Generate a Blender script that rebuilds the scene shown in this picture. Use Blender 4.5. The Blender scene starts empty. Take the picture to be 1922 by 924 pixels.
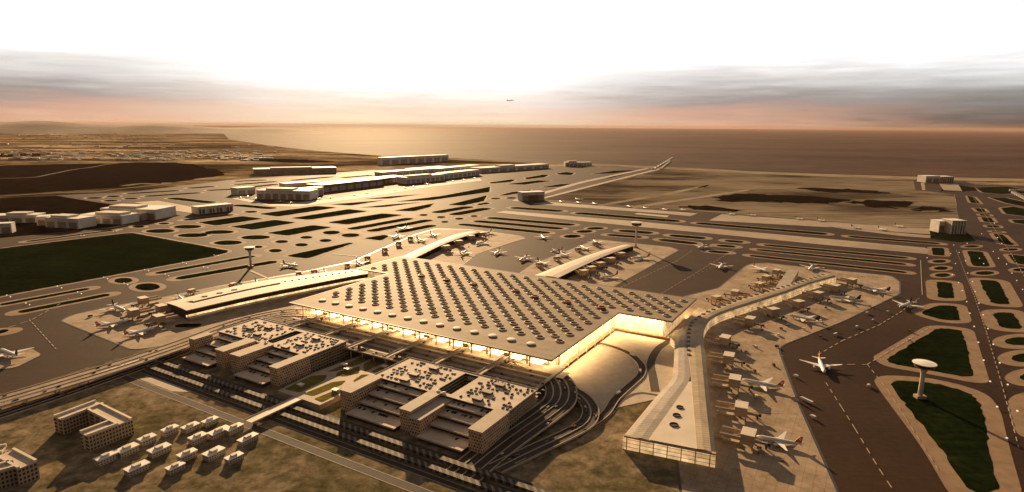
import bpy, math, random
from mathutils import Vector, Matrix
random.seed(7)
C = bpy.context.scene.collection
S = bpy.context.scene
R = math.radians

# ------------------------------------------------------------------ camera
CAM_H, F_PX, HORIZON, ROLL = 400.0, 1150.0, 237.0, R(0.38)
PITCH = math.atan((462 - HORIZON) / F_PX)
cam_d = bpy.data.cameras.new('camera')
cam = bpy.data.objects.new('camera', cam_d)
C.objects.link(cam)
MROT = Matrix.Rotation(math.pi / 2 - PITCH, 3, 'X') @ Matrix.Rotation(ROLL, 3, 'Z')
cam.matrix_world = Matrix.Translation((0, 0, CAM_H)) @ MROT.to_4x4()
cam_d.sensor_width = 36
cam_d.lens = F_PX / 1922 * 36
cam_d.clip_start = 5
cam_d.clip_end = 600000
S.camera = cam

# ------------------------------------------------------------------ light
SUN_EL, SUN_AZ = 14.5, 13.3          # degrees above the horizon, degrees left of the view
SUN_STRENGTH, SUN_COLOR = 5.0, (1.0, 0.66, 0.34)
EXPOSURE = 1.05
HAZE_DENSITY, HAZE_G = 0.0000065, 0.1
S.view_settings.view_transform = 'Standard'
S.view_settings.look = 'None'
S.view_settings.gamma = 1
S.view_settings.use_curve_mapping = False
S.view_settings.exposure = EXPOSURE
S.render.engine = 'CYCLES'
S.cycles.use_denoising = True
S.cycles.max_bounces = 6
S.cycles.volume_bounces = 0
S.cycles.sample_clamp_indirect = 4

sl = bpy.data.lights.new('sun', 'SUN')
sl.energy = SUN_STRENGTH
sl.angle = R(0.5)
sl.color = SUN_COLOR
so = bpy.data.objects.new('sun', sl)
so.rotation_euler = (-R(90 - SUN_EL), 0, R(SUN_AZ))
so.location = (-300, 1500, 900)
C.objects.link(so)


class NT:
    """small node helper"""
    def __init__(self, tree):
        self.t = tree
        self.n = tree.nodes
        self.l = tree.links

    def node(self, kind, **kw):
        nd = self.n.new(kind)
        for k, v in kw.items():
            setattr(nd, k, v)
        return nd

    def put(self, sock, v):
        if hasattr(v, 'is_output'):
            self.l.new(v, sock)
        else:
            sock.default_value = v

    def math(self, op, a, b=0.0, clamp=False):
        nd = self.node('ShaderNodeMath', operation=op, use_clamp=clamp)
        self.put(nd.inputs[0], a)
        self.put(nd.inputs[1], b)
        return nd.outputs[0]

    def mix(self, f, a, b, blend='MIX'):
        nd = self.node('ShaderNodeMix', data_type='RGBA', blend_type=blend)
        self.put(nd.inputs[0], f)
        self.put(nd.inputs[6], a)
        self.put(nd.inputs[7], b)
        return nd.outputs[2]

    def ramp(self, f, stops, interp='LINEAR'):
        nd = self.node('ShaderNodeValToRGB')
        cr = nd.color_ramp
        cr.interpolation = interp
        while len(cr.elements) > 1:
            cr.elements.remove(cr.elements[-1])
        for i, (p, c) in enumerate(stops):
            e = cr.elements[0] if i == 0 else cr.elements.new(p)
            e.position = p
            e.color = c if len(c) == 4 else (*c, 1)
        self.put(nd.inputs[0], f)
        return nd.outputs[0]

    def noise(self, vec, scale, detail=4, rough=.55, out=0):
        nd = self.node('ShaderNodeTexNoise')
        self.put(nd.inputs['Vector'], vec)
        nd.inputs['Scale'].default_value = scale
        nd.inputs['Detail'].default_value = detail
        nd.inputs['Roughness'].default_value = rough
        return nd.outputs[out]

    def mapping(self, vec, scale=(1, 1, 1), rot=(0, 0, 0), loc=(0, 0, 0)):
        nd = self.node('ShaderNodeMapping')
        self.put(nd.inputs['Vector'], vec)
        nd.inputs['Scale'].default_value = scale
        nd.inputs['Rotation'].default_value = rot
        nd.inputs['Location'].default_value = loc
        return nd.outputs[0]


world = bpy.data.worlds.new('World')
S.world = world
world.use_nodes = True
wt = NT(world.node_tree)
wt.n.clear()
w_out = wt.node('ShaderNodeOutputWorld')
bg1 = wt.node('ShaderNodeBackground')
bg2 = wt.node('ShaderNodeBackground')
addw = wt.node('ShaderNodeMixShader')
sky = wt.node('ShaderNodeTexSky', sky_type='NISHITA')
sky.sun_disc = False
sky.sun_elevation = R(SUN_EL)
sky.sun_rotation = R(-SUN_AZ)
sky.dust_density = 0.6
wt.put(bg1.inputs[0], sky.outputs[0])
bg1.inputs[1].default_value = 0.05
# evening cloud cover: a bright gap low over the sea, darker away from the sun, unseen zenith dimmed so shadows show
tc = wt.node('ShaderNodeTexCoord')
sep = wt.node('ShaderNodeSeparateXYZ')
wt.l.new(tc.outputs['Generated'], sep.inputs[0])
streak = wt.noise(wt.mapping(tc.outputs['Generated'], (2.2, 2.2, 34)), 2.0, 6, .6)
wisp = wt.noise(wt.mapping(tc.outputs['Generated'], (5, 5, 70), loc=(3, 1, 7)), 2.0, 5, .6)
el = wt.math('ADD', sep.outputs[2], wt.math('MULTIPLY', wt.math('SUBTRACT', streak, .5), .05))
SK = 0.5
TOP = [(.30, (.55, .49, .45)), (.5, (.30, .26, .225)), (1, (.25, .21, .175))]
near = wt.ramp(el, [(0.0, (.90, .78, .55)), (.02, (.90, .71, .59)), (.042, (.95, .83, .75)), (.06, (1.1, 1.07, 1.04)), (.1, (1.3, 1.3, 1.3)), (.2, (1.3, 1.3, 1.3))] + TOP)
mid = wt.ramp(el, [(0.0, (.78, .50, .35)), (.010, (.70, .41, .29)), (.026, (.58, .36, .28)), (.044, (.34, .30, .29)), (.058, (.55, .51, .50)), (.08, (.86, .82, .80)), (.105, (1.2, 1.2, 1.2)), (.2, (1.3, 1.3, 1.3))] + TOP)
far = wt.ramp(el, [(0.0, (.13, .10, .085)), (.012, (.080, .078, .074)), (.035, (.24, .235, .23)), (.06, (.56, .56, .55)), (.085, (.95, .95, .95)), (.115, (1.25, 1.25, 1.25)), (.2, (1.2, 1.2, 1.2))] + TOP)
# how far a direction lies from the bright gap's bearing
dx = wt.math('MULTIPLY', sep.outputs[0], math.cos(R(SUN_AZ - 4)))
dy = wt.math('MULTIPLY', sep.outputs[1], math.sin(R(SUN_AZ - 4)))
side = wt.math('ADD', dx, dy)
back = wt.math('LESS_THAN', sep.outputs[1], 0.0)
side_w = wt.math('ADD', wt.math('ABSOLUTE', side), wt.math('MULTIPLY', wt.math('SUBTRACT', wisp, .5), .25))
side_w = wt.math('MAXIMUM', side_w, back)
f1 = wt.ramp(side_w, [(.12, (0, 0, 0)), (.46, (1, 1, 1))], 'EASE')
f2 = wt.ramp(side_w, [(.46, (0, 0, 0)), (.78, (1, 1, 1))], 'EASE')
skyc = wt.mix(f2, wt.mix(f1, near, mid), far)
dark = wt.ramp(wisp, [(.36, (.90, .90, .92)), (.58, (1.03, 1.02, 1.01))])
skyc = wt.mix(1.0, skyc, dark, 'MULTIPLY')
# unseen sky behind the viewer, darkened so sides facing the view stay shaded
skyc = wt.mix(wt.ramp(sep.outputs[1], [(0, (1, 1, 1)), (.25, (0, 0, 0))]), skyc, (.12, .10, .085, 1))
wt.put(bg2.inputs[0], skyc)
bg2.inputs[1].default_value = SK
addw.inputs[0].default_value = 0.965      # cloud cover over the clear sky
wt.l.new(bg1.outputs[0], addw.inputs[1])
wt.l.new(bg2.outputs[0], addw.inputs[2])
wt.l.new(addw.outputs[0], w_out.inputs[0])


# ------------------------------------------------------------------ points
def px(x, y, z=0.0):
    """the point at height z seen at pixel (x, y) of the survey photograph"""
    d = MROT @ Vector(((x - 961) / F_PX, -(y - 462) / F_PX, -1))
    s = (z - CAM_H) / d.z
    return Vector((d.x * s, d.y * s, z))


ORG = px(1035, 676, 32)
TA = R(-30.5)
UX = Vector((math.cos(TA), math.sin(TA), 0))
VX = Vector((-UX.y, UX.x, 0))


def uv(u, v, z=0.0):
    """airport grid: u along the terminal front, v away from it"""
    p = UX * u + VX * v
    return Vector((ORG.x + p.x, ORG.y + p.y, z))


def to_uv(p):
    d = Vector((p.x - ORG.x, p.y - ORG.y, 0))
    return d.dot(UX), d.dot(VX)


# ------------------------------------------------------------------ materials
def mat(name, base, rough=.7, metal=0.0, var=.25, scale=.05, spec=.3, fn=None, emit=None, emit_s=0, bump=0, obj=False):
    m = bpy.data.materials.new(name)
    m.use_nodes = True
    t = NT(m.node_tree)
    b = t.n['Principled BSDF']
    b.inputs['Roughness'].default_value = rough
    b.inputs['Metallic'].default_value = metal
    b.inputs['Specular IOR Level'].default_value = spec
    if obj:
        vec = t.node('ShaderNodeTexCoord').outputs['Object']
    else:
        vec = t.node('ShaderNodeNewGeometry').outputs['Position']
    n = t.noise(vec, scale, 6, .6)
    lo = tuple(c * (1 - var) for c in base)
    hi = tuple(min(1, c * (1 + var)) for c in base)
    col = t.ramp(n, [(.3, lo), (.7, hi)])
    if fn:
        col = fn(t, vec, col, b)
    t.put(b.inputs['Base Color'], col)
    if emit:
        b.inputs['Emission Color'].default_value = (*emit, 1)
        b.inputs['Emission Strength'].default_value = emit_s
    if bump:
        bn = t.node('ShaderNodeBump')
        bn.inputs['Strength'].default_value = bump
        bn.inputs['Distance'].default_value = .5
        t.put(bn.inputs['Height'], n)
        t.l.new(bn.outputs[0], b.inputs['Normal'])
    return m


def fn_asphalt(t, vec, col, b):
    # patched slabs, rubber smears and lighter worn tracks
    blot = t.noise(vec, .0035, 5, .65)
    col = t.mix(1.0, col, t.ramp(blot, [(.32, (.72, .70, .68)), (.68, (1.25, 1.22, 1.16))]), 'MULTIPLY')
    fine = t.noise(t.mapping(vec, (.02, .3, .1), rot=(0, 0, TA)), 1.0, 4, .6)
    col = t.mix(1.0, col, t.ramp(fine, [(.3, (.86, .86, .86)), (.7, (1.12, 1.12, 1.12))]), 'MULTIPLY')
    return col


def fn_mown(t, vec, col, b):
    patch = t.noise(vec, .006, 6, .7)
    col = t.mix(1.0, col, t.ramp(patch, [(.32, (.55, .6, .6)), (.55, (1.1, 1.1, 1.0)), (.72, (2.2, 1.7, 1.5))]), 'MULTIPLY')
    mow = t.noise(t.mapping(vec, (.006, .12, .1), rot=(0, 0, -TA)), 1.0, 3, .5)
    return t.mix(1.0, col, t.ramp(mow, [(.35, (.75, .75, .75)), (.65, (1.3, 1.3, 1.2))]), 'MULTIPLY')


def fn_concrete(t, vec, col, b):
    br = t.node('ShaderNodeTexBrick')
    br.offset = 0
    t.put(br.inputs['Vector'], t.mapping(vec, (1, 1, 1), rot=(0, 0, -TA)))
    br.inputs['Color1'].default_value = (1, 1, 1, 1)
    br.inputs['Color2'].default_value = (.86, .86, .86, 1)
    br.inputs['Mortar'].default_value = (.6, .58, .55, 1)
    br.inputs['Scale'].default_value = .05
    br.inputs['Mortar Size'].default_value = .012
    br.inputs['Brick Width'].default_value = .6
    br.inputs['Row Height'].default_value = .6
    col = t.mix(1.0, col, br.outputs[0], 'MULTIPLY')
    st = t.noise(vec, .018, 6, .7)
    col = t.mix(1.0, col, t.ramp(st, [(.35, (.66, .62, .57)), (.58, (1.06, 1.05, 1.03))]), 'MULTIPLY')
    spot = t.noise(vec, .09, 4, .6)
    return t.mix(1.0, col, t.ramp(spot, [(.28, (.55, .5, .46)), (.40, (1, 1, 1))]), 'MULTIPLY')


def fn_landside(t, vec, col, b):
    big = t.noise(vec, .0075, 7, .68)
    col = t.ramp(big, [(.32, (.075, .07, .035)), (.45, (.14, .115, .065)), (.55, (.22, .17, .11)), (.68, (.32, .255, .175))])
    rough = t.noise(vec, .06, 6, .7)
    return t.mix(1.0, col, t.ramp(rough, [(.35, (.6, .6, .58)), (.65, (1.25, 1.25, 1.25))]), 'MULTIPLY')


def fn_land(t, vec, col, b):
    big = t.noise(t.mapping(vec, (.00045, .0012, 1)), 1.0, 8, .62)
    col = t.ramp(big, [(.30, (.028, .024, .014)), (.44, (.07, .052, .03)), (.50, (.22, .16, .095)), (.58, (.46, .35, .22)), (.72, (.62, .50, .33))])
    small = t.noise(vec, .006, 6, .7)
    return t.mix(1.0, col, t.ramp(small, [(.35, (.45, .42, .4)), (.6, (1.2, 1.2, 1.2))]), 'MULTIPLY')


def fn_scrub(t, vec, col, b):
    big = t.noise(t.mapping(vec, (.0011, .0022, 1), rot=(0, 0, .3)), 1.0, 8, .65)
    col = t.ramp(big, [(.30, (.03, .024, .017)), (.42, (.08, .064, .047)), (.5, (.18, .148, .11)), (.7, (.30, .25, .185))])
    lines = t.noise(t.mapping(vec, (.004, .03, 1), rot=(0, 0, .5)), 1.0, 5, .6)
    col = t.mix(1.0, col, t.ramp(lines, [(.35, (.7, .68, .66)), (.65, (1.2, 1.2, 1.2))]), 'MULTIPLY')
    return col


def fn_roof(t, vec, col, b):
    w = t.node('ShaderNodeTexWave', bands_direction='Y')
    t.put(w.inputs['Vector'], vec)
    w.inputs['Scale'].default_value = .055
    w.inputs['Distortion'].default_value = 0
    col = t.mix(1.0, col, t.ramp(w.outputs[1], [(.05, (.80, .79, .78)), (.25, (1, 1, 1)), (1, (1.05, 1.05, 1.05))]), 'MULTIPLY')
    br = t.node('ShaderNodeTexBrick')
    t.put(br.inputs['Vector'], vec)
    br.inputs['Color1'].default_value = (1, 1, 1, 1)
    br.inputs['Color2'].default_value = (.90, .89, .88, 1)
    br.inputs['Mortar'].default_value = (.72, .71, .70, 1)
    br.inputs['Scale'].default_value = 1
    br.inputs['Brick Width'].default_value = 39
    br.inputs['Row Height'].default_value = 20.35
    br.inputs['Mortar Size'].default_value = .22
    col = t.mix(1.0, col, br.outputs[0], 'MULTIPLY')
    st = t.noise(vec, .022, 6, .7)
    col = t.mix(1.0, col, t.ramp(st, [(.34, (.82, .80, .78)), (.6, (1.05, 1.05, 1.05))]), 'MULTIPLY')
    st = t.noise(t.mapping(vec, (.004, .05, 1)), 1.0, 5, .65)
    return t.mix(1.0, col, t.ramp(st, [(.3, (.84, .83, .82)), (.7, (1.1, 1.1, 1.1))]), 'MULTIPLY')


def fn_glow(warm, low, high, gx, gz):
    """lit glazing: mullion grid, floor bands and uneven rooms behind the glass"""
    def fn(t, vec, col, b):
        br = t.node('ShaderNodeTexBrick')
        br.offset = 0
        geo = t.node('ShaderNodeNewGeometry')
        sp = t.node('ShaderNodeSeparateXYZ')
        t.put(sp.inputs[0], vec)
        cb = t.node('ShaderNodeCombineXYZ')
        t.put(cb.inputs[0], t.math('ADD', sp.outputs[0], sp.outputs[1]))
        t.put(cb.inputs[1], sp.outputs[2])
        t.put(br.inputs['Vector'], cb.outputs[0])
        br.inputs['Color1'].default_value = (1, 1, 1, 1)
        br.inputs['Color2'].default_value = (.72, .66, .6, 1)
        br.inputs['Mortar'].default_value = (.10, .05, .02, 1)
        br.inputs['Scale'].default_value = 1
        br.inputs['Brick Width'].default_value = gx
        br.inputs['Row Height'].default_value = gz
        br.inputs['Mortar Size'].default_value = .35
        room = t.noise(vec, .05, 4, .6)
        e = t.mix(1.0, br.outputs[0], t.ramp(room, [(.3, tuple(c * low for c in warm)), (.65, tuple(c * high for c in warm))]), 'MULTIPLY')
        t.put(b.inputs['Emission Color'], e)
        b.inputs['Emission Strength'].default_value = 1
        return col
    return fn


def fn_garage(t, vec, col, b):
    """honeycomb screen of stair blocks: lit and unlit openings"""
    sp = t.node('ShaderNodeSeparateXYZ')
    t.put(sp.inputs[0], vec)
    cb = t.node('ShaderNodeCombineXYZ')
    t.put(cb.inputs[0], t.math('ADD', sp.outputs[0], sp.outputs[1]))
    t.put(cb.inputs[1], sp.outputs[2])
    br = t.node('ShaderNodeTexBrick')
    t.put(br.inputs['Vector'], cb.outputs[0])
    br.inputs['Color1'].default_value = (.07, .045, .03, 1)
    br.inputs['Color2'].default_value = (.42, .22, .08, 1)
    br.inputs['Mortar'].default_value = (.60, .49, .36, 1)
    br.inputs['Scale'].default_value = 1
    br.inputs['Brick Width'].default_value = 4.2
    br.inputs['Row Height'].default_value = 4.2
    br.inputs['Mortar Size'].default_value = .55
    return br.outputs[0]


def fn_windows(wx, wz, gap):
    def fn(t, vec, col, b):
        sp = t.node('ShaderNodeSeparateXYZ')
        t.put(sp.inputs[0], vec)
        cb = t.node('ShaderNodeCombineXYZ')
        t.put(cb.inputs[0], t.math('ADD', sp.outputs[0], sp.outputs[1]))
        t.put(cb.inputs[1], sp.outputs[2])
        br = t.node('ShaderNodeTexBrick')
        br.offset = 0
        t.put(br.inputs['Vector'], cb.outputs[0])
        for k in ('Color1', 'Color2'):
            br.inputs[k].default_value = (.04, .03, .022, 1)
        t.put(br.inputs['Mortar'], col)
        br.inputs['Scale'].default_value = 1
        br.inputs['Brick Width'].default_value = wx
        br.inputs['Row Height'].default_value = wz
        br.inputs['Mortar Size'].default_value = gap
        return br.outputs[0]
    return fn


def fn_fuselage(t, vec, col, b):
    sp = t.node('ShaderNodeSeparateXYZ')
    t.put(sp.inputs[0], vec)
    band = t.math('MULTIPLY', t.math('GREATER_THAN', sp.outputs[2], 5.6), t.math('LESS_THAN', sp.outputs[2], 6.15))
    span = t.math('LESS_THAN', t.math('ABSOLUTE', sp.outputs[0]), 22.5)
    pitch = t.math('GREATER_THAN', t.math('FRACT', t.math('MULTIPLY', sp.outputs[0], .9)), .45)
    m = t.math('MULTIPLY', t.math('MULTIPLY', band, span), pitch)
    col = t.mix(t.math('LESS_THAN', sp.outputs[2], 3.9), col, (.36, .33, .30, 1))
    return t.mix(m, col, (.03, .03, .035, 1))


def fn_water(t, vec, col, b):
    n1 = t.noise(t.mapping(vec, (.004, .012, 1), rot=(0, 0, .5)), 1.0, 6, .65)
    n2 = t.noise(t.mapping(vec, (.00035, .0006, 1), rot=(0, 0, .4)), 1.0, 8, .7)
    col = t.mix(1.0, col, t.ramp(n2, [(.34, (.55, .56, .58)), (.64, (1.5, 1.45, 1.4))]), 'MULTIPLY')
    bn = t.node('ShaderNodeBump')
    bn.inputs['Strength'].default_value = .35
    bn.inputs['Distance'].default_value = 6
    t.put(bn.inputs['Height'], n1)
    t.l.new(bn.outputs[0], b.inputs['Normal'])
    return t.mix(1.0, col, t.ramp(n1, [(.32, (.6, .6, .62)), (.68, (1.4, 1.36, 1.32))]), 'MULTIPLY')


M = {}
M['land'] = mat('land', (.2, .15, .09), .95, fn=fn_land, spec=0)
M['woods'] = mat('woods', (.009, .0065, .004), .95, var=.6, scale=.012, spec=0, bump=.6)
M['field'] = mat('field', (.007, .0115, .0045), .95, var=.45, scale=.02, spec=0, fn=fn_mown)
M['scrub'] = mat('scrub', (.15, .12, .08), .95, fn=fn_scrub, spec=0)
M['sand'] = mat('sand', (.30, .25, .18), .95, var=.3, scale=.004, spec=0)
M['water'] = mat('water', (.06, .036, .024), .85, fn=fn_water, spec=.02)
M['asphalt'] = mat('asphalt', (.041, .022, .0115), .75, var=.2, scale=.12, spec=.04, fn=fn_asphalt)
M['road'] = mat('road', (.062, .050, .040), .8, var=.25, scale=.06, spec=.1)
M['concrete'] = mat('concrete', (.38, .29, .20), .8, var=.12, scale=.03, spec=.1, fn=fn_concrete)
M['shoulder'] = mat('shoulder', (.25, .17, .105), .85, var=.2, scale=.05, spec=.1)
M['runway'] = mat('runway', (.29, .225, .155), .8, var=.15, scale=.02, fn=fn_asphalt)
M['grass'] = mat('grass', (.006, .0115, .004), .95, var=.5, scale=.08, spec=0, fn=fn_mown)
M['lawn'] = mat('lawn', (.15, .125, .03), .95, var=.35, scale=.1, spec=0)
M['landside'] = mat('landside', (.20, .155, .105), .9, var=.55, scale=.018, spec=0, fn=fn_landside)
M['paving'] = mat('paving', (.40, .33, .25), .8, var=.15, scale=.08)
M['line'] = mat('line', (.40, .31, .20), .8, var=.2, scale=.4)
M['kerb'] = mat('kerb', (.46, .38, .29), .8, var=.15, scale=.1)
M['roof'] = mat('roof', (.33, .262, .185), .72, 0, var=.08, scale=.02, fn=fn_roof, obj=True, spec=.08)
M['fascia'] = mat('fascia', (.10, .085, .07), .6)
M['dark'] = mat('dark', (.025, .018, .013), .5, var=.4)
M['brownglass'] = mat('brown_glass', (.012, .0065, .004), .6, var=.3, spec=0)
M['pale'] = mat('pale', (.60, .52, .41), .7, var=.1, scale=.04)
M['white'] = mat('white', (.78, .74, .67), .6, spec=.2, var=.06, scale=.1)
M['pierroof'] = mat('pier_roof', (.52, .42, .29), .75, 0, spec=.12, var=.08, scale=.03, fn=fn_roof)
M['piergrey'] = mat('pier_grey', (.42, .375, .32), .75, 0, spec=.12, var=.08, scale=.03, fn=fn_roof)
M['tan'] = mat('tan', (.40, .30, .195), .75, var=.12, scale=.06)
M['brown'] = mat('brown', (.18, .105, .055), .7, var=.2)
M['steel'] = mat('steel', (.30, .26, .21), .5, .4)
M['deck'] = mat('deck', (.54, .45, .355), .85, var=.18, scale=.06)
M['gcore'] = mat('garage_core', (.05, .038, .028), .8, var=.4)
M['gface'] = mat('garage_face', (.2, .12, .06), .7, fn=fn_garage, obj=True)
M['glow'] = mat('lit_glass', (.3, .2, .1), .3, fn=fn_glow((1.0, .70, .33), .45, 1.25, 13, 8.5), obj=True)
M['glow2'] = mat('lit_glass_soft', (.3, .2, .1), .3, fn=fn_glow((1.0, .66, .32), .12, .55, 9, 5), obj=True)
M['lamp'] = mat('lamp', (1, .8, .5), .5, emit=(1, .70, .36), emit_s=1.2)
M['bulb'] = mat('bulb', (1, .9, .75), .5, emit=(1, .85, .65), emit_s=.35)
M['orange'] = mat('orange_paint', (.55, .14, .035), .45, var=.1)
M['navy'] = mat('dark_paint', (.035, .03, .035), .45, var=.1)
M['redbrown'] = mat('redbrown', (.32, .10, .04), .6, var=.3)
M['carpaint0'] = mat('car_dark', (.02, .018, .017), .6, spec=.1)
M['carpaint1'] = mat('car_white', (.6, .57, .52), .6, spec=.1)
M['carpaint2'] = mat('car_red', (.22, .06, .03), .6, spec=.1)
M['carpaint3'] = mat('car_grey', (.17, .15, .13), .6, spec=.1)
M['housewall'] = mat('house_wall', (.52, .44, .35), .8, var=.1, fn=fn_windows(3.4, 3.1, .9), obj=True)
M['courtwall'] = mat('court_wall', (.40, .31, .21), .8, var=.1, fn=fn_windows(5.2, 5.0, 1.0), obj=True)
M['gallery'] = mat('gallery', (.17, .14, .105), .8, var=.15, fn=fn_windows(10.4, 9, 2.3), obj=True)
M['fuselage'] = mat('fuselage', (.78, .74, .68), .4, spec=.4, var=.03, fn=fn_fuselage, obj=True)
M['lane'] = mat('lane', (.17, .115, .07), .85, var=.25, scale=.08, spec=.05)  # road colour lightened and warmed to carry the forecourt's golden light
M['shedwall'] = mat('shed_wall', (.70, .64, .55), .7, var=.16, scale=.05, spec=.1)
M['hill'] = mat('hill', (.12, .10, .07), .95, var=.5, scale=.001)


# ------------------------------------------------------------------ mesh builders
def tag(o, label=None, cat=None, group=None, kind=None):
    if label:
        o['label'] = label
    if cat:
        o['category'] = cat
    if group:
        o['group'] = group
    if kind:
        o['kind'] = kind
    return o


class MB:
    def __init__(self):
        self.v, self.f, self.m = [], [], []

    def add(self, vs, fs, mi=0):
        n = len(self.v)
        self.v += [tuple(p) for p in vs]
        self.f += [tuple(i + n for i in q) for q in fs]
        self.m += [mi] * len(fs)
        return self

    def poly(self, pts, mi=0):
        pts = [Vector(p) for p in pts]
        a = sum(pts[i].x * pts[(i + 1) % len(pts)].y - pts[(i + 1) % len(pts)].x * pts[i].y for i in range(len(pts)))
        if a < 0:
            pts = pts[::-1]
        return self.add(pts, [tuple(range(len(pts)))], mi)

    def prism(self, pts, z0, z1, mi=0, top=None, bottom=True):
        pts = [Vector(p) for p in pts]
        n = len(pts)
        a = sum(pts[i].x * pts[(i + 1) % n].y - pts[(i + 1) % n].x * pts[i].y for i in range(n))
        if a < 0:
            pts = pts[::-1]
        vs = [(p.x, p.y, z0) for p in pts] + [(p.x, p.y, z1) for p in pts]
        self.add(vs, [(i, (i + 1) % n, n + (i + 1) % n, n + i) for i in range(n)], mi)
        k = len(self.v) - 2 * n
        self.f.append(tuple(k + n + i for i in range(n)))
        self.m.append(mi if top is None else top)
        if bottom:
            self.f.append(tuple(k + i for i in reversed(range(n))))
            self.m.append(mi)
        return self

    def box(self, x0, x1, y0, y1, z0, z1, mi=0, top=None):
        return self.prism([(x0, y0, 0), (x1, y0, 0), (x1, y1, 0), (x0, y1, 0)], z0, z1, mi, top)

    def lathe(self, prof, n=16, mi=0, axis='Z', off=(0, 0, 0), cap=True):
        vs, fs = [], []
        for (r, h) in prof:
            for k in range(n):
                a = 2 * math.pi * k / n
                c, s = r * math.cos(a), r * math.sin(a)
                p = (c, s, h) if axis == 'Z' else (h, c, s)
                vs.append((p[0] + off[0], p[1] + off[1], p[2] + off[2]))
        for j in range(len(prof) - 1):
            for k in range(n):
                a, b = j * n + k, j * n + (k + 1) % n
                fs.append((a, b, b + n, a + n))
        if cap:
            fs.append(tuple(reversed(range(n))))
            fs.append(tuple((len(prof) - 1) * n + k for k in range(n)))
        return self.add(vs, fs, mi)

    def strip(self, left, right, mi=0):
        n = len(left)
        return self.add(list(left) + list(right), [(i, n + i, n + i + 1, i + 1) for i in range(n - 1)], mi)

    def build(self, name, mats, parent=None, org=None, smooth=False):
        me = bpy.data.meshes.new(name)
        vs = self.v if org is None else [(v[0] - org[0], v[1] - org[1], v[2] - org[2]) for v in self.v]
        me.from_pydata(vs, [], self.f)
        if not isinstance(mats, (list, tuple)):
            mats = [mats]
        for q in mats:
            me.materials.append(q)
        me.polygons.foreach_set('material_index', self.m)
        if smooth:
            me.polygons.foreach_set('use_smooth', [True] * len(self.f))
        me.update()
        o = bpy.data.objects.new(name, me)
        C.objects.link(o)
        if parent is not None:
            o.parent = parent
        elif org is not None:
            o.location = org
        return o


def empty(name, loc, rz=0.0, label=None, cat=None, group=None):
    o = bpy.data.objects.new(name, None)
    o.empty_display_size = 1
    o.location = loc
    o.rotation_euler = (0, 0, rz)
    C.objects.link(o)
    return tag(o, label, cat, group)


KIDS = {}


def copy_tree(o, parent=None):
    c = o.copy()
    C.objects.link(c)
    if parent is not None:
        c.parent = parent
    for ch in KIDS.get(o.name, []):
        copy_tree(ch, c)
    return c


def index_kids():
    KIDS.clear()
    for k in bpy.data.objects:
        if k.parent:
            KIDS.setdefault(k.parent.name, []).append(k)


def fillet(pts, r, n=5):
    """round the corners of a flat outline"""
    out = []
    N = len(pts)
    for i in range(N):
        p, a, b = Vector(pts[i]), Vector(pts[i - 1]), Vector(pts[(i + 1) % N])
        da, db = (a - p), (b - p)
        rr = min(r, da.length * .45, db.length * .45)
        p0, p1 = p + da.normalized() * rr, p + db.normalized() * rr
        for k in range(n + 1):
            t = k / n
            out.append(p0 * (1 - t) ** 2 + p * 2 * t * (1 - t) + p1 * t * t)
    return out


def offset(pts, d):
    """move an outline outwards by d"""
    N = len(pts)
    a = sum(pts[i].x * pts[(i + 1) % N].y - pts[(i + 1) % N].x * pts[i].y for i in range(N))
    s = 1 if a > 0 else -1
    out = []
    for i in range(N):
        p, q, r_ = pts[i - 1], pts[i], pts[(i + 1) % N]
        e1, e2 = (q - p), (r_ - q)
        if e1.length < 1e-6 or e2.length < 1e-6:
            out.append(q.copy())
            continue
        e1.normalize()
        e2.normalize()
        n1, n2 = Vector((e1.y, -e1.x, 0)) * s, Vector((e2.y, -e2.x, 0)) * s
        m = n1 + n2
        if m.length < .2:
            m = n1
        m.normalize()
        out.append(q + m * d / max(.45, m.dot(n1)))
    return out


def smooth_path(pts, n=8):
    """Catmull-Rom through the points"""
    P = [Vector(p) for p in pts]
    out = []
    for i in range(len(P) - 1):
        p0 = P[i - 1] if i else P[0] * 2 - P[1]
        p1, p2 = P[i], P[i + 1]
        p3 = P[i + 2] if i + 2 < len(P) else P[-1] * 2 - P[-2]
        for k in range(n):
            t = k / n
            out.append(.5 * ((2 * p1) + (p2 - p0) * t + (2 * p0 - 5 * p1 + 4 * p2 - p3) * t * t + (3 * p1 - p0 - 3 * p2 + p3) * t ** 3))
    out.append(P[-1])
    return out


def ribbon(path, o1, o2, dz=0.0):
    """left and right rails at offsets o1, o2 (metres, to the right) of a path"""
    L, Q = [], []
    for i, p in enumerate(path):
        a, b = path[max(0, i - 1)], path[min(len(path) - 1, i + 1)]
        d = b - a
        d.z = 0
        d.normalize()
        nrm = Vector((d.y, -d.x, 0))
        L.append(p + nrm * o1 + Vector((0, 0, dz)))
        Q.append(p + nrm * o2 + Vector((0, 0, dz)))
    return L, Q


def jitter(pts, amp, step):
    """ragged edge for planting"""
    out = []
    N = len(pts)
    for i in range(N):
        a, b = pts[i], pts[(i + 1) % N]
        n = max(1, min(40, int((b - a).length / step)))
        for k in range(n):
            p = a.lerp(b, k / n)
            out.append(p + Vector((random.uniform(-amp, amp), random.uniform(-amp, amp), 0)))
    return out


def P_(pts, z=0.0):
    return [px(x, y, z) for x, y in pts]


def sheet(name, polys, z, m, kind='structure', r=0):
    b = MB()
    for p in polys:
        q = P_(p, z)
        if r:
            q = fillet(q, r)
        if name == 'dark_scrub':
            q = jitter(q, 42, 55)
        b.poly(q)
    o = b.build(name, m)
    return tag(o, kind=kind)

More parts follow.
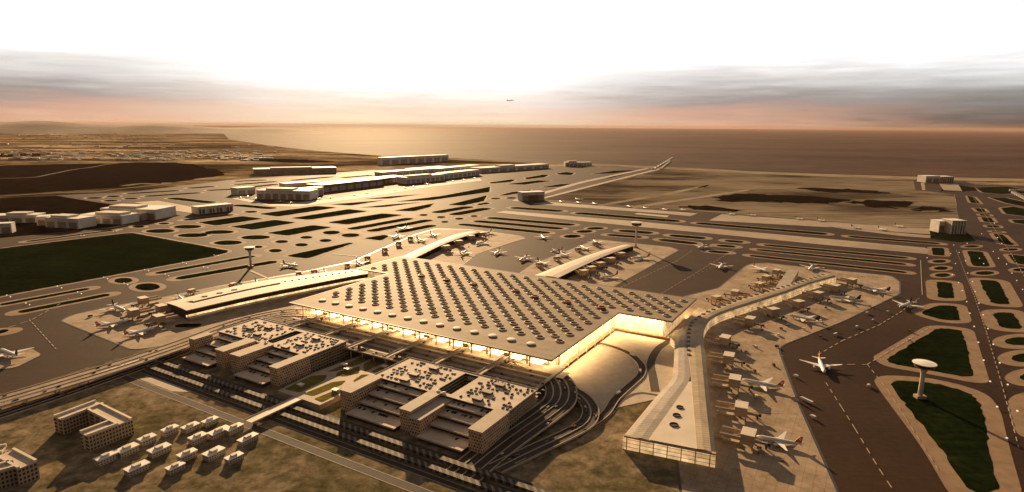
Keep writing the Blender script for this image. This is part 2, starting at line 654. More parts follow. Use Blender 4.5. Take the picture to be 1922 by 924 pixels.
# ------------------------------------------------------------------ ground, sea, hills
g = MB()
g.poly([(-160000, -3000, 0), (160000, -3000, 0), (160000, 190000, 0), (-160000, 190000, 0)])
tag(g.build('ground', M['land']), kind='structure')
shore = [(404, 240), (415, 246), (430, 262), (470, 268), (500, 273), (600, 284), (720, 293), (850, 297), (900, 300), (1010, 304), (1110, 308), (1330, 318),
         (1400, 322), (1560, 328), (1660, 331), (1720, 333), (1922, 337), (2300, 346)]
b = MB()
b.poly(P_(shore, 1.2) + [Vector((60000, 3600, 1.2)), Vector((150000, 20000, 1.2)), Vector((150000, 185000, 1.2)), Vector((-70000, 185000, 1.2))])
tag(b.build('sea', M['water']), kind='structure')
b = MB()
rail = smooth_path(P_(shore[7:], 1.6), 6)
b.strip(*ribbon(rail, -60, 260))
tag(b.build('beach', M['sand']), kind='structure')
sheet('scrubland', [[(1000, 374), (1060, 362), (1250, 318), (1330, 320), (1560, 330), (1720, 336), (1722, 357), (1790, 364), (1802, 420), (1744, 431), (1330, 399)]], .25, M['scrub'])
sheet('dark_scrub', [[(1340, 371), (1400, 362), (1450, 366), (1530, 369), (1600, 375), (1570, 383), (1480, 380), (1360, 379)],
                     [(1592, 378), (1640, 375), (1720, 377), (1705, 389), (1650, 391), (1610, 384)], [(1705, 393), (1740, 387), (1800, 395), (1750, 397)],
                     [(1270, 389), (1320, 386), (1400, 394), (1380, 398), (1300, 394)], [(1480, 352), (1600, 355), (1700, 364), (1560, 362)]], .45, M['woods'], r=300)
sheet('track', [[(1120, 385), (1250, 362), (1330, 347), (1332, 349), (1255, 366), (1130, 387)], [(1310, 352), (1330, 346), (1330, 349), (1312, 355)],
                [(1180, 388), (1400, 356), (1440, 347), (1400, 359), (1190, 391)]], .5, M['sand'])
# low dark wooded rise on the left
b = MB()
for poly in ([(-160, 318), (0, 311), (110, 308), (195, 307), (260, 305), (330, 305), (372, 310), (405, 318), (430, 328), (330, 342), (230, 352), (110, 359), (0, 366), (-160, 372)],
             [(-100, 289), (60, 287), (122, 291), (60, 295), (-100, 296)], [(190, 289), (232, 289), (210, 293)], [(440, 296), (560, 299), (640, 304), (560, 306), (460, 302)]):
    b.poly(jitter(fillet(P_(poly, .3), 400), 30, 60))
tag(b.build('woodland', M['woods']), kind='structure')
b = MB()
for path, w in (([(-60, 336), (0, 335), (62, 333), (95, 327), (135, 319), (172, 314), (200, 309), (240, 304)], 22), ([(232, 349), (265, 345), (305, 346), (314, 343)], 60),
                ([(-60, 371), (0, 368), (110, 362), (180, 360), (230, 354), (330, 345), (480, 335), (640, 326)], 26), ([(60, 298), (160, 290), (330, 286), (480, 288)], 90),
                ([(0, 278), (30, 278)], 160), ([(20, 306), (170, 298), (300, 296), (480, 296)], 70)):
    q = smooth_path(P_(path, .5), 6)
    b.strip(*ribbon(q, -w / 2, w / 2))
tag(b.build('country_road', M['sand']), kind='structure')
# distant hills on the horizon
b = MB()
hp = []
N = 60
for i in range(N + 1):
    t = i / N
    x = -24000 + t * 15000
    hgt = 420 + 60 * math.sin(t * 9) + 40 * math.sin(t * 23 + 1) - 420 * max(0, t - .55) / .45
    hp.append((x, 28500 - 2500 * math.sin(t * 5), max(5, hgt)))
vs, fs = [], []
for (x, y, h) in hp:
    vs += [(x, y - 3000, 0), (x, y - 900, h * .7), (x, y, h), (x, y + 3000, 0)]
for i in range(N):
    for k in range(3):
        a = i * 4 + k
        fs.append((a, a + 1, a + 5, a + 4))
b.add(vs, fs)
tag(b.build('hills', M['hill'], smooth=True), kind='structure')

# ------------------------------------------------------------------ airfield surfaces
sheet('tarmac', [[(-420, 760), (-420, 520), (-100, 462), (0, 446), (210, 428), (340, 405), (225, 385), (105, 367), (250, 360), (440, 337), (560, 329), (700, 320),
                  (940, 318), (1060, 311), (1240, 316), (1250, 318), (1000, 373), (1330, 398), (1744, 430), (1790, 432), (1800, 410), (1792, 365), (1718, 357), (1714, 335),
                  (1800, 338), (1830, 346), (2000, 352), (2350, 430), (2700, 700), (2700, 1150), (1430, 1150), (1340, 900), (1200, 700), (700, 640), (300, 700), (0, 765)]], .35, M['asphalt'])
sheet('landside_ground', [[(-500, 790), (0, 742), (360, 628), (560, 575), (1040, 690), (1160, 590), (1270, 600), (1300, 760), (1345, 860), (1400, 1150), (-700, 1150)]], .6, M['landside'])
# left: dark field under the cargo sheds
FIELDS = [[(-200, 385), (0, 372), (105, 368), (225, 386), (300, 402), (335, 405), (200, 428), (0, 447), (-200, 470)]]
sheet('rough_field', FIELDS, .45, M['woods'])

sh, gr = MB(), MB()
ZS, ZG = .55, .75


def isle_poly(pts, sh_w=14, r=18, jit=1.6):
    q = P_(pts)
    gq = fillet(q, r)
    if sh_w:
        sh.poly([p + Vector((0, 0, ZS)) for p in fillet(offset(q, sh_w), r + sh_w)])
    gr.poly([p + Vector((0, 0, ZG)) for p in jitter(gq, jit, 14)])


def capsule(a, b_, hw, n=8):
    d = (b_ - a)
    d.normalize()
    nrm = Vector((d.y, -d.x, 0))
    out = []
    for k in range(n + 1):
        t = math.pi * k / n
        out.append(b_ + nrm * hw * math.cos(t) + d * hw * math.sin(t))
    for k in range(n + 1):
        t = math.pi * k / n
        out.append(a - nrm * hw * math.cos(t) - d * hw * math.sin(t))
    return out


def isle_strip(x0, y0, x1, y1, hw, sh_w=12, jit=1.4):
    a, c = px(x0, y0), px(x1, y1)
    rows = (y0 + y1) / 2 - HORIZON          # rows below the horizon: how foreshortened the strip is
    hw = min(34, max(hw, hw / 5.0 * CAM_H * F_PX / rows ** 2))
    d = (c - a).normalized()
    a, c = a + d * hw, c - d * hw
    sh.poly([p + Vector((0, 0, ZS)) for p in capsule(a - d * sh_w, c + d * sh_w, hw + sh_w)])
    gr.poly([p + Vector((0, 0, ZG)) for p in jitter(capsule(a, c, hw), jit, 12)])


def isle_oval(x, y, hwpx, hpx=4.0, sh_w=16):
    """an oval planted island: half width and half height in survey pixels"""
    c = px(x, y)
    ax = (px(x + hwpx, y - hwpx * .02) - c)
    ay = (px(x, y - hpx * 1.15) - px(x, y + hpx * 1.15)) * .5
    for k, (bld, z) in enumerate(((sh, ZS), (gr, ZG))):
        s1 = 1 + (sh_w / ax.length if k == 0 else 0)
        s2 = 1 + (sh_w / ay.length if k == 0 else 0)
        q = [c + ax * s1 * math.cos(t) + ay * s2 * math.sin(t) + Vector((0, 0, z)) for t in [2 * math.pi * i / 28 for i in range(28)]]
        bld.poly(q if k == 0 else jitter(q, 1.0, 12))


# the large left field and everything around it
isle_poly([(-160, 492), (0, 467), (245, 437), (434, 472), (400, 482), (0, 557), (-160, 590)], 12, 30, 2)
for s in [(50, 454, 217, 432, 6), (345, 414, 437, 403, 8), (656, 431, 772, 410, 10), (692, 435, 808, 413, 10), (745, 437, 815, 423, 10), (440, 385, 515, 392, 8), (320, 372, 400, 381, 8),
          (815, 400, 884, 388, 12), (848, 404, 917, 391, 12), (890, 415, 1056, 430, 10), (916, 409, 1078, 423, 10), (862, 421, 1031, 438, 10), (959, 390, 1057, 397, 12), (1080, 400, 1277, 416, 11),
          (1306, 419, 1554, 440, 11), (1591, 444, 1765, 458, 10), (1161, 433, 1226, 438, 12), (1139, 441, 1206, 446, 10), (1256, 442, 1325, 448, 12), (1237, 450, 1308, 458, 12),
          (1360, 452, 1396, 455, 11), (1345, 461, 1381, 464, 11), (1329, 472, 1368, 475, 11), (1433, 460, 1704, 485, 10), (1420, 469, 1702, 497, 10), (1407, 480, 1702, 512, 10),
          (0, 573, 168, 542, 11), (35, 587, 206, 553, 13), (292, 514, 477, 481, 11), (331, 524, 519, 491, 15), (-90, 628, 14, 623, 14),
          (237, 364, 337, 358, 14), (271, 369, 377, 362, 14), (388, 358, 480, 353, 16), (440, 355, 520, 346, 14), (352, 354, 402, 350, 16), (440, 347, 519, 341, 16), (440, 341, 500, 338, 16),
          (547, 339, 625, 332, 18), (642, 334, 700, 329, 20), (640, 341, 700, 337, 14)]:
    isle_strip(*s)
for p in [[(371, 418), (455, 406), (495, 411), (405, 424)], [(431, 426), (515, 413), (557, 418), (475, 432)], [(500, 438), (587, 423), (624, 427), (540, 443)],
          [(485, 402), (595, 387), (632, 390), (522, 407)], [(545, 410), (655, 393), (691, 397), (580, 413)], [(614, 418), (717, 401), (756, 404), (652, 422)],
          [(682, 448), (722, 441), (731, 444), (715, 452)], [(535, 481), (655, 456), (664, 457), (577, 486)],
          [(620, 384), (660, 381), (722, 376), (660, 386)], [(683, 374), (735, 369), (790, 365), (730, 373)], [(742, 379), (830, 368), (920, 351), (918, 361), (810, 376)],
          [(676, 390), (735, 384), (790, 380), (720, 389)], [(740, 396), (815, 382), (807, 389), (777, 397)], [(840, 385), (914, 367), (908, 378), (870, 386)],
          [(918, 343), (960, 337), (968, 338), (958, 342), (922, 345)], [(985, 334), (1020, 328), (1030, 329), (1022, 333), (988, 337)], [(1044, 326), (1062, 323), (1078, 325), (1072, 329), (1050, 328)],
          [(950, 346), (1010, 339), (1035, 340), (985, 347)], [(1015, 352), (1050, 346), (1075, 345), (1050, 351)], [(936, 367), (960, 361), (998, 356), (990, 361), (950, 367)],
          [(1020, 358), (1050, 352), (1090, 346), (1060, 353)], [(1110, 327), (1150, 321), (1210, 319), (1150, 326)], [(1100, 338), (1150, 331), (1180, 325), (1150, 334)],
          [(1749, 465), (1771, 466), (1774, 481), (1750, 479)], [(1815, 471), (1844, 473), (1859, 501), (1826, 500)], [(1864, 439), (1883, 441), (1904, 461), (1880, 459)],
          [(1891, 478), (1925, 481), (1944, 500), (1905, 495)], [(1815, 368), (1828, 370), (1840, 383), (1822, 381)], [(1828, 391), (1845, 392), (1852, 399), (1836, 398)],
          [(1841, 408), (1860, 409), (1867, 418), (1847, 417)], [(1857, 371), (1885, 371), (1950, 386), (1935, 391), (1890, 382)], [(1879, 391), (1902, 388), (1945, 396), (1960, 411), (1888, 402)],
          [(1898, 413), (1935, 413), (1950, 424), (1905, 419)], [(1838, 402), (1857, 403), (1859, 406), (1840, 405)], [(1851, 423), (1874, 424), (1877, 428), (1854, 427)],
          [(1860, 434), (1880, 435), (1882, 437), (1862, 436)], [(1830, 352), (1890, 350), (1960, 362), (1880, 365), (1845, 362)]]:
    isle_poly(p)
for p, w in (([(1757, 529), (1786, 531), (1792, 561), (1762, 560)], 24), ([(1837, 525), (1874, 528), (1897, 573), (1860, 570)], 24), ([(1724, 588), (1765, 573), (1795, 575), (1803, 602), (1771, 602)], 20),
             ([(1862, 587), (1901, 587), (1922, 619), (1877, 616)], 24), ([(1662, 676), (1760, 616), (1806, 620), (1817, 664), (1829, 712), (1752, 697), (1675, 684)], 20),
             ([(1664, 714), (1758, 720), (1825, 739), (1843, 765), (1853, 826), (1875, 925), (1818, 925), (1767, 844), (1703, 765)], 22), ([(1925, 752), (1975, 745), (2010, 820), (1945, 815)], 24)):
    isle_poly(p, w, 26, 2)
for o_ in [(575, 446, 11, 2.2), (622, 437, 16, 3), (529, 454, 12, 2.4), (566, 460, 12, 2.6), (611, 452, 11, 2.4), (658, 442, 17, 3), (517, 471, 12, 2.8), (480, 446, 27, 3.4), (352, 426, 26, 3), (301, 434, 27, 3.2),
           (362, 442, 28, 3.2), (412, 436, 27, 3), (428, 456, 26, 3.6), (260, 426, 11, 1.8), (308, 420, 10, 1.6), (485, 464, 8, 2), (471, 398, 12, 1.6), (795, 404, 8, 1.5), (828, 408, 8, 1.5), (890, 406, 7, 1.4),
           (862, 411, 8, 1.5), (835, 417, 7, 1.5), (902, 384, 6, 1.2), (1118, 429, 16, 2), (1097, 435, 15, 2.2), (1074, 444, 16, 2.6), (1763, 491, 13, 2.4), (1766, 504, 13, 2.8), (1769, 517, 14, 3),
           (1824, 463, 14, 1.8), (1897, 469, 14, 2), (1848, 513, 18, 3), (1917, 507, 16, 2.6), (232, 527, 17, 4.2), (277, 539, 23, 5.8), (177, 372, 15, 1.4), (213, 369, 13, 1.3), (208, 377, 13, 1.4), (246, 373, 13, 1.3),
           (930, 373, 9, 1.2), (960, 372, 10, 1.3), (912, 382, 7, 1.2)]:
    isle_oval(*o_)
for o_ in [(1914, 641, 28, 6.5), (1930, 672, 32, 7.5), (1948, 708, 34, 8)]:
    isle_oval(*o_, sh_w=26)
tag(sh.build('taxiway_shoulder', M['shoulder']), kind='structure')
tag(gr.build('grass', M['grass']), kind='stuff')

sheet('green_plot', [[(1745, 430), (1755, 428), (1808, 430), (1820, 440), (1832, 453), (1800, 455), (1748, 448)], [(1775, 345), (1830, 352), (1835, 358), (1800, 360), (1765, 359)]], .6, M['field'])
# runways and stands
sheet('runway', [[(930, 399), (948, 396), (1200, 416), (1380, 433), (1736, 465), (1744, 470), (1740, 477), (1560, 461), (1380, 443), (1180, 424)],
                 [(1000, 383), (1025, 379), (1300, 400), (1310, 401), (1295, 406), (1255, 402)], [(1331, 414), (1355, 402), (1744, 430), (1746, 440), (1560, 427)],
                 [(1545, 425), (1746, 442), (1746, 447), (1690, 443)],
                 [(1010, 373), (1242, 315), (1247, 316), (1018, 374)], [(960, 377), (1090, 341), (1236, 311), (1240, 312), (1100, 342), (972, 378)],
                 [(252, 380), (297, 377), (375, 391), (369, 401), (330, 396)], [(1762, 344), (1798, 345), (1806, 359), (1771, 357)], [(1728, 343), (1735, 343), (1737, 357), (1731, 357)]], .95, M['runway'])
sheet('cargo_apron', [[(440, 368), (505, 384), (555, 381), (640, 370), (800, 346), (900, 335), (905, 339), (800, 352), (690, 370), (560, 388), (510, 387), (430, 372)],
                      [(1190, 402), (1198, 400), (1256, 405), (1252, 408)]], 1.05, M['paving'])
ap = [[(116, 603), (125, 597), (140, 591), (212, 575), (310, 558), (413, 537), (560, 513), (660, 492), (779, 441), (817, 430), (882, 431), (975, 443), (986, 448), (965, 454), (892, 478), (872, 494), (800, 540), (700, 590), (560, 590), (450, 612), (370, 640), (249, 657)],
      [(960, 525), (1000, 497), (1114, 452), (1123, 450), (1257, 464), (1274, 470), (1152, 538), (1100, 560)],
      [(1200, 580), (1284, 557), (1350, 541), (1400, 500), (1412, 495), (1440, 494), (1520, 503), (1610, 512), (1672, 518), (1688, 529), (1688, 552), (1580, 604), (1475, 645), (1462, 653), (1462, 662), (1500, 765), (1560, 900), (1640, 1080), (1300, 1080), (1260, 760), (1240, 640)]]
b = MB()
for q in ap:
    b.poly([p + Vector((0, 0, .7)) for p in offset(fillet(P_(q), 16), 3.2)])
tag(b.build('stand_border', M['dark']), kind='structure')
b = MB()
for q in ap:
    b.poly(fillet(P_(q, .95), 16))
b.poly(fillet(P_([(-120, 690), (-60, 676), (58, 653), (78, 666), (30, 690), (-60, 700)], .95), 10))
tag(b.build('apron', M['concrete']), kind='structure')
b = MB()
b.poly([p + Vector((0, 0, 1.15)) for p in jitter(capsule(px(341, 612), px(366, 612), 12), .6, 8)])
tag(b.build('lawn_patch', M['grass']), kind='structure')

# painted taxi lines
b = MB()


def line(pts, w=1.6, dash=None, z=1.2, bld=None):
    bld = bld or b
    path = P_(pts, z)
    for i in range(len(path) - 1):
        a, c = path[i], path[i + 1]
        L = (c - a).length
        d = (c - a) / L
        nrm = Vector((d.y, -d.x, 0)) * w / 2
        t = 0
        while t < L:
            e = min(L, t + (dash[0] if dash else L))
            bld.add([a + d * t - nrm, a + d * e - nrm, a + d * e + nrm, a + d * t + nrm], [(0, 1, 2, 3)])
            t = e + (dash[1] if dash else 0)


DS = (14, 12)
line([(1535, 666), (1580, 640), (1650, 610), (1690, 586), (1725, 560)], 1.6, DS)
line([(1550, 718), (1580, 765), (1605, 805), (1650, 880), (1690, 940)], 1.3, DS)
line([(1590, 684), (1628, 684), (1662, 663), (1747, 613)], 1.6, DS)
line([(1628, 684), (1668, 735), (1700, 785), (1760, 880)], 1.2, DS)
line([(1795, 470), (1830, 560), (1852, 625), (1880, 720), (1912, 840)], 1.2, DS)
line([(1826, 370), (1860, 420), (1900, 480), (1935, 540)], 1.8, (20, 20))
line([(1728, 488), (1729, 515), (1731, 553)], 1.6)
line([(1163, 541), (1270, 490), (1300, 470)], 1.0, (16, 8))
line([(1240, 552), (1340, 492), (1400, 456)], 1.0, (16, 8))
line([(1276, 530), (1350, 496)], 1.0, (8, 22))
line([(470, 508), (513, 527)], 7)
line([(625, 477), (695, 483)], 6)
line([(-60, 640), (60, 600), (130, 560)], 1.3, (16, 10))
line([(55, 600), (105, 655)], 1.2, (16, 10))
line([(1400, 566), (1510, 516)], 1.2)
for k in range(6):
    line([(1440 + k * 34, 640 - k * 20), (1420 + k * 36, 628 - k * 19)], 1.2)
for k in range(4):
    line([(1470, 668 + k * 36), (1400, 662 + k * 37)], 1.2)
line([(150, 612), (235, 598)], 3)
line([(180, 630), (286, 610)], 2)
tag(b.build('taxi_line_marking', M['line']), kind='structure')


# ------------------------------------------------------------------ main terminal
class UV(MB):
    """boxes given in grid coordinates, stored relative to a thing's base"""
    def __init__(self, u0, v0):
        super().__init__()
        self.u0, self.v0 = u0, v0

    def ubox(self, a, b_, c, d, z0, z1, mi=0, top=None):
        return self.box(a - self.u0, b_ - self.u0, c - self.v0, d - self.v0, z0, z1, mi, top)

    def uprism(self, pts, z0, z1, mi=0, top=None):
        return self.prism([(p[0] - self.u0, p[1] - self.v0, 0) for p in pts], z0, z1, mi, top)


TU, TV = -310, 200
term = empty('terminal_building', uv(TU, TV), TA, 'vast flat-roofed passenger terminal studded with rows of round skylights and lit glass walls', 'terminal')
KT = (CAM_H - 43) / (CAM_H - 32)
term.location = (term.location.x * KT, term.location.y * KT, 43 - 32 * KT)
term.scale = (KT, KT, KT)
roof_out = [(-618, 0), (0, 0), (0, 300), (108, 300), (108, 486), (-728, 486), (-728, 305), (-618, 305)]
UV(TU, TV).uprism(roof_out, 31.0, 32.0).build('roof', M['roof'], term)
fas = UV(TU, TV)
fo = [Vector((p[0] - TU, p[1] - TV, 0)) for p in roof_out]
fin, fout = offset(fo, -1.5), offset(fo, .8)
for i in range(len(fo)):
    j = (i + 1) % len(fo)
    fas.add([(q.x, q.y, z) for z in (29.6, 32.3) for q in (fin[i], fin[j], fout[j], fout[i])],
            [(0, 1, 2, 3), (7, 6, 5, 4), (0, 4, 5, 1), (1, 5, 6, 2), (2, 6, 7, 3), (3, 7, 4, 0)])
fas.build('roof_edge', M['fascia'], term)
SOF = UV(TU, TV)
SOF.uprism([(-612, 6), (-6, 6), (-6, 306), (100, 306), (100, 480), (-722, 480), (-722, 311), (-612, 311)], 29.0, 29.4)
SOF.build('soffit', M['pale'], term)


def wall(name, a, b_, z0, z1, m, th=1.2, parent=term, u0=TU, v0=TV):
    w = UV(u0, v0)
    (x0, y0), (x1, y1) = a, b_
    w.ubox(min(x0, x1) - (th if x0 == x1 else 0), max(x0, x1) + (th if x0 == x1 else 0), min(y0, y1) - (th if y0 == y1 else 0), max(y0, y1) + (th if y0 == y1 else 0), z0, z1)
    return w.build(name, m, parent)


wall('glass_wall', (-590, 34), (-24, 34), 9.4, 29, M['glow'])
wall('glass_wall', (-22, 36), (-22, 318), -11.2, 29, M['glow'])
wall('glass_wall', (-20, 320), (86, 320), -11.2, 29, M['glow'])
wall('glass_wall', (88, 322), (88, 470), -11.2, 29, M['glow2'])
wall('glass_wall', (-592, 36), (-592, 318), -11.2, 29, M['glow2'])
wall('glass_wall', (-700, 320), (-594, 320), -11.2, 29, M['glow2'])
wall('glass_wall', (-700, 470), (86, 470), -11.2, 29, M['glow'])
UV(TU, TV).ubox(-596, -20, 30, 33.5, -11.2, 9.2).build('plinth', M['brown'], term)
for u in [-590 + 38.9 * k for k in range(15)]:
    c = UV(TU, TV)
    c.lathe([(1.5, 9.2), (1.5, 20), (2.6, 29)], 8, off=(u - TU, 11 - TV, 0))
    c.build('roof_column', M['pale'], term)
for v in [44 + 38.9 * k for k in range(7)]:
    c = UV(TU, TV)
    c.lathe([(1.5, -11.2), (1.5, 18), (2.4, 29)], 8, off=(-8 - TU, v - TV, 0))
    c.build('roof_column', M['pale'], term)
for v in [60 + 62 * k for k in range(5)]:
    UV(TU, TV).ubox(-20.2, -17.6, v - 2, v + 2, -11.2, 29).build('wall_fin', M['pale'], term)
for u in (0, 36, 72):
    UV(TU, TV).ubox(u - 1.5, u + 1.5, 315.5, 318.4, -11.2, 29).build('wall_fin', M['pale'], term)
UV(TU, TV).ubox(-18, 104, 308, 316, -11, -6).build('lower_canopy', M['brown'], term)
UV(TU, TV).ubox(-17, -9, 40, 305, -11, -6).build('lower_canopy', M['brown'], term)
for k in range(14):            # portal frames that carry the deep front eaves
    u = -575 + 40 * k
    if k % 2:
        c = UV(TU, TV)
        c.ubox(u, u + 2, 16, 33.6, 26, 28.8)
        c.ubox(u, u + 2, 16, 18, 9.2, 26)
        c.build('portal_frame', M['brown'], term)
    # lit entrance canopies
    c = UV(TU, TV)
    c.ubox(u + 6, u + 30, 12, 32, 14.2, 14.8)
    c.build('entrance_canopy', M['lamp'], term)


def glass_light(name, loc, w, h, rx, rz, power):
    l = bpy.data.lights.new(name, 'AREA')
    l.shape = 'RECTANGLE'
    l.size, l.size_y = w, h
    l.energy = power
    l.color = (1, .68, .33)
    o = bpy.data.objects.new(name, l)
    o.location = (loc[0] - TU, loc[1] - TV, loc[2])
    o.rotation_euler = (rx, 0, rz)
    C.objects.link(o)
    o.parent = term


# added area lamps under the eaves, standing in for light spilling through the glass walls
glass_light('added_spill_light', (-305, 18, 28.2), 590, 10, R(16), 0, 190000)
glass_light('added_spill_light', (-12, 170, 28.7), 260, 10, R(16), R(90), 330000)
glass_light('added_spill_light', (40, 310, 28.7), 100, 10, R(16), 0, 150000)
glass_light('added_spill_light', (-300, 479, 28.7), 760, 8, R(18), R(180), 1500000)  # added to put a glow on the apron behind the terminal


def skylight_mesh():
    kerb, glass = MB(), MB()
    n = 18
    r0, r1, rg = 7.9, 7.7, 6.3
    # a drum cut on the slant: low towards the front, high at the back
    def ring(r, z_of):
        return [(r * math.cos(2 * math.pi * k / n), r * math.sin(2 * math.pi * k / n), z_of(math.sin(2 * math.pi * k / n))) for k in range(n)]
    a = ring(r0, lambda s: 0.02)
    b2 = ring(r1, lambda s: 1.7 - .5 * s)
    c2 = ring(rg, lambda s: 2.0 - .4 * s)
    d2 = ring(rg, lambda s: 1.75 - .4 * s)
    kerb.add(a + b2 + c2 + d2, [(j * n + k, j * n + (k + 1) % n, (j + 1) * n + (k + 1) % n, (j + 1) * n + k) for j in range(3) for k in range(n)])
    glass.add(d2, [tuple(range(n))])
    return kerb, glass


def dome_mesh():
    d = MB()
    d.lathe([(7.4, .02), (8.0, 1.4), (7.4, 2.3), (4.5, 2.9), (1, 3.1)], 20)
    return d


kerbM, glassM = skylight_mesh()
sky_pts = []
for k in range(20):
    v = 86 + 20.35 * k
    for j in range(-60, 60):
        u = -67 + 19.45 * j
        if (j + k) % 2:
            continue
        if v < 292 and not (-596 < u < -24):
            continue
        if v >= 292 and not (-708 < u < 92):
            continue
        if v > 470 or (288 < v < 320 and not (-596 < u < -24)):
            continue
        sky_pts.append((u, v))
sky_pts.sort(key=lambda p: p[1] - .35 * p[0])
first = None
for (u, v) in sky_pts[:100]:
    if first is None:
        o = kerbM.build('skylight', M['pale'], term)
        gl_ = glassM.build('glass', M['brownglass'], o)
        first = (o, gl_)
    else:
        o = first[0].copy()
        C.objects.link(o)
        o.parent = term
        q = first[1].copy()
        C.objects.link(q)
        q.parent = o
    o.location = (u - TU, v - TV, 32.0)
rest = MB()
for (u, v) in sky_pts[100:]:
    for bld, mi in ((kerbM, 0), (glassM, 1)):
        rest.add([(p[0] + u - TU, p[1] + v - TV, p[2] + 32.0) for p in bld.v], bld.f, mi)
tag(rest.build('skylight_field', [M['pale'], M['brownglass']], term), kind='stuff')
dm = dome_mesh()
fd = None
for k in range(14):
    if fd is None:
        o = fd = dm.build('roof_dome', M['pale'], term, smooth=False)
    else:
        o = fd.copy()
        C.objects.link(o)
        o.parent = term
    o.location = (-570 + 39 * k - TU, 46 - TV, 32.0)
for (u, v) in ((-528, 327), (-450, 327), (-371, 327), (-256, 327), (-196, 306), (-118, 306), (-40, 306)):
    m_ = MB()
    m_.lathe([(8.5, .02), (8.2, 4.6), (6.4, 4.8), (6.0, 2.6), (.5, 2.4)], 18, off=(u - TU, v - TV, 32.0))
    m_.build('roof_vent', M['redbrown'], term)

# ------------------------------------------------------------------ forecourt deck in front of the terminal
KD = (CAM_H - 20) / (CAM_H - 12)


def raise_deck(o):
    o.location = (o.location.x * KD, o.location.y * KD, 20 - 12 * KD)
    o.scale = (KD, KD, KD)


fc = empty('forecourt_deck', uv(-330, -50), TA, 'long raised forecourt road deck with parallel lanes in front of the terminal', 'road deck')
raise_deck(fc)
FU, FV = -330, -50
UV(FU, FV).ubox(-632, 12, -96, 30, 10.2, 12.0).build('deck_slab', M['paving'], fc)
for (a, c, m_) in ((-92, -80, 'road'), (-74, -62, 'road'), (-54, -44, 'road'), (-36, -26, 'road'), (-20, -8, 'road')):
    UV(FU, FV).ubox(-630, 6, a, c, 12.0, 12.12).build('road_lane', M['lane'], fc)
for v in (-96.4, -57.5, -40):
    UV(FU, FV).ubox(-631, 10, v, v + .8, 12.0, 13.0).build('parapet', M['kerb'], fc)
for k in range(24):
    u = -622 + 27 * k
    for v in (-90, -58):
        c = UV(FU, FV)
        c.lathe([(1.2, -7.6), (1.2, 10.2)], 8, off=(u - FU, v - FV, 0))
        c.build('column', M['pale'], fc)
UV(FU, FV).ubox(-30, 26, -12, 14, 9.8, 10.6).build('end_slab', M['deck'], fc)
for k, u in enumerate((-520, -430, -345, -258, -172, -86)):
    lab = ['footbridge over the forecourt %s' % s for s in
           ('at the curved left end of the terminal front', 'second from the left end of the terminal front', 'third from the left beside the left car park corner',
            'in the middle above the plaza head', 'above the back left corner of the right car park', 'nearest the right end of the terminal front')][k]
    fb = empty('footbridge', uv(u, -40), TA, lab, 'footbridge', 'footbridges from car parks to terminal')
    raise_deck(fb)
    UV(u, -40).ubox(u - 5, u + 5, -104, 22, 17.4, 18.4).build('walkway', M['paving'], fb)
    UV(u, -40).ubox(u - 5.2, u - 4.6, -104, 22, 18.4, 19.8).build('parapet', M['kerb'], fb)
    UV(u, -40).ubox(u + 4.6, u + 5.2, -104, 22, 18.4, 19.8).build('parapet', M['kerb'], fb)
    for v in (-76.5, -40.5, -3):
        UV(u, -40).ubox(u - 3, u + 3, v - .8, v + .8, 12.1, 17.4).build('pier', M['brown'], fb)
    UV(u, -40).ubox(u - 7, u + 7, 6, 12, 19.9, 25).build('lift_tower', M['tan'], fb)


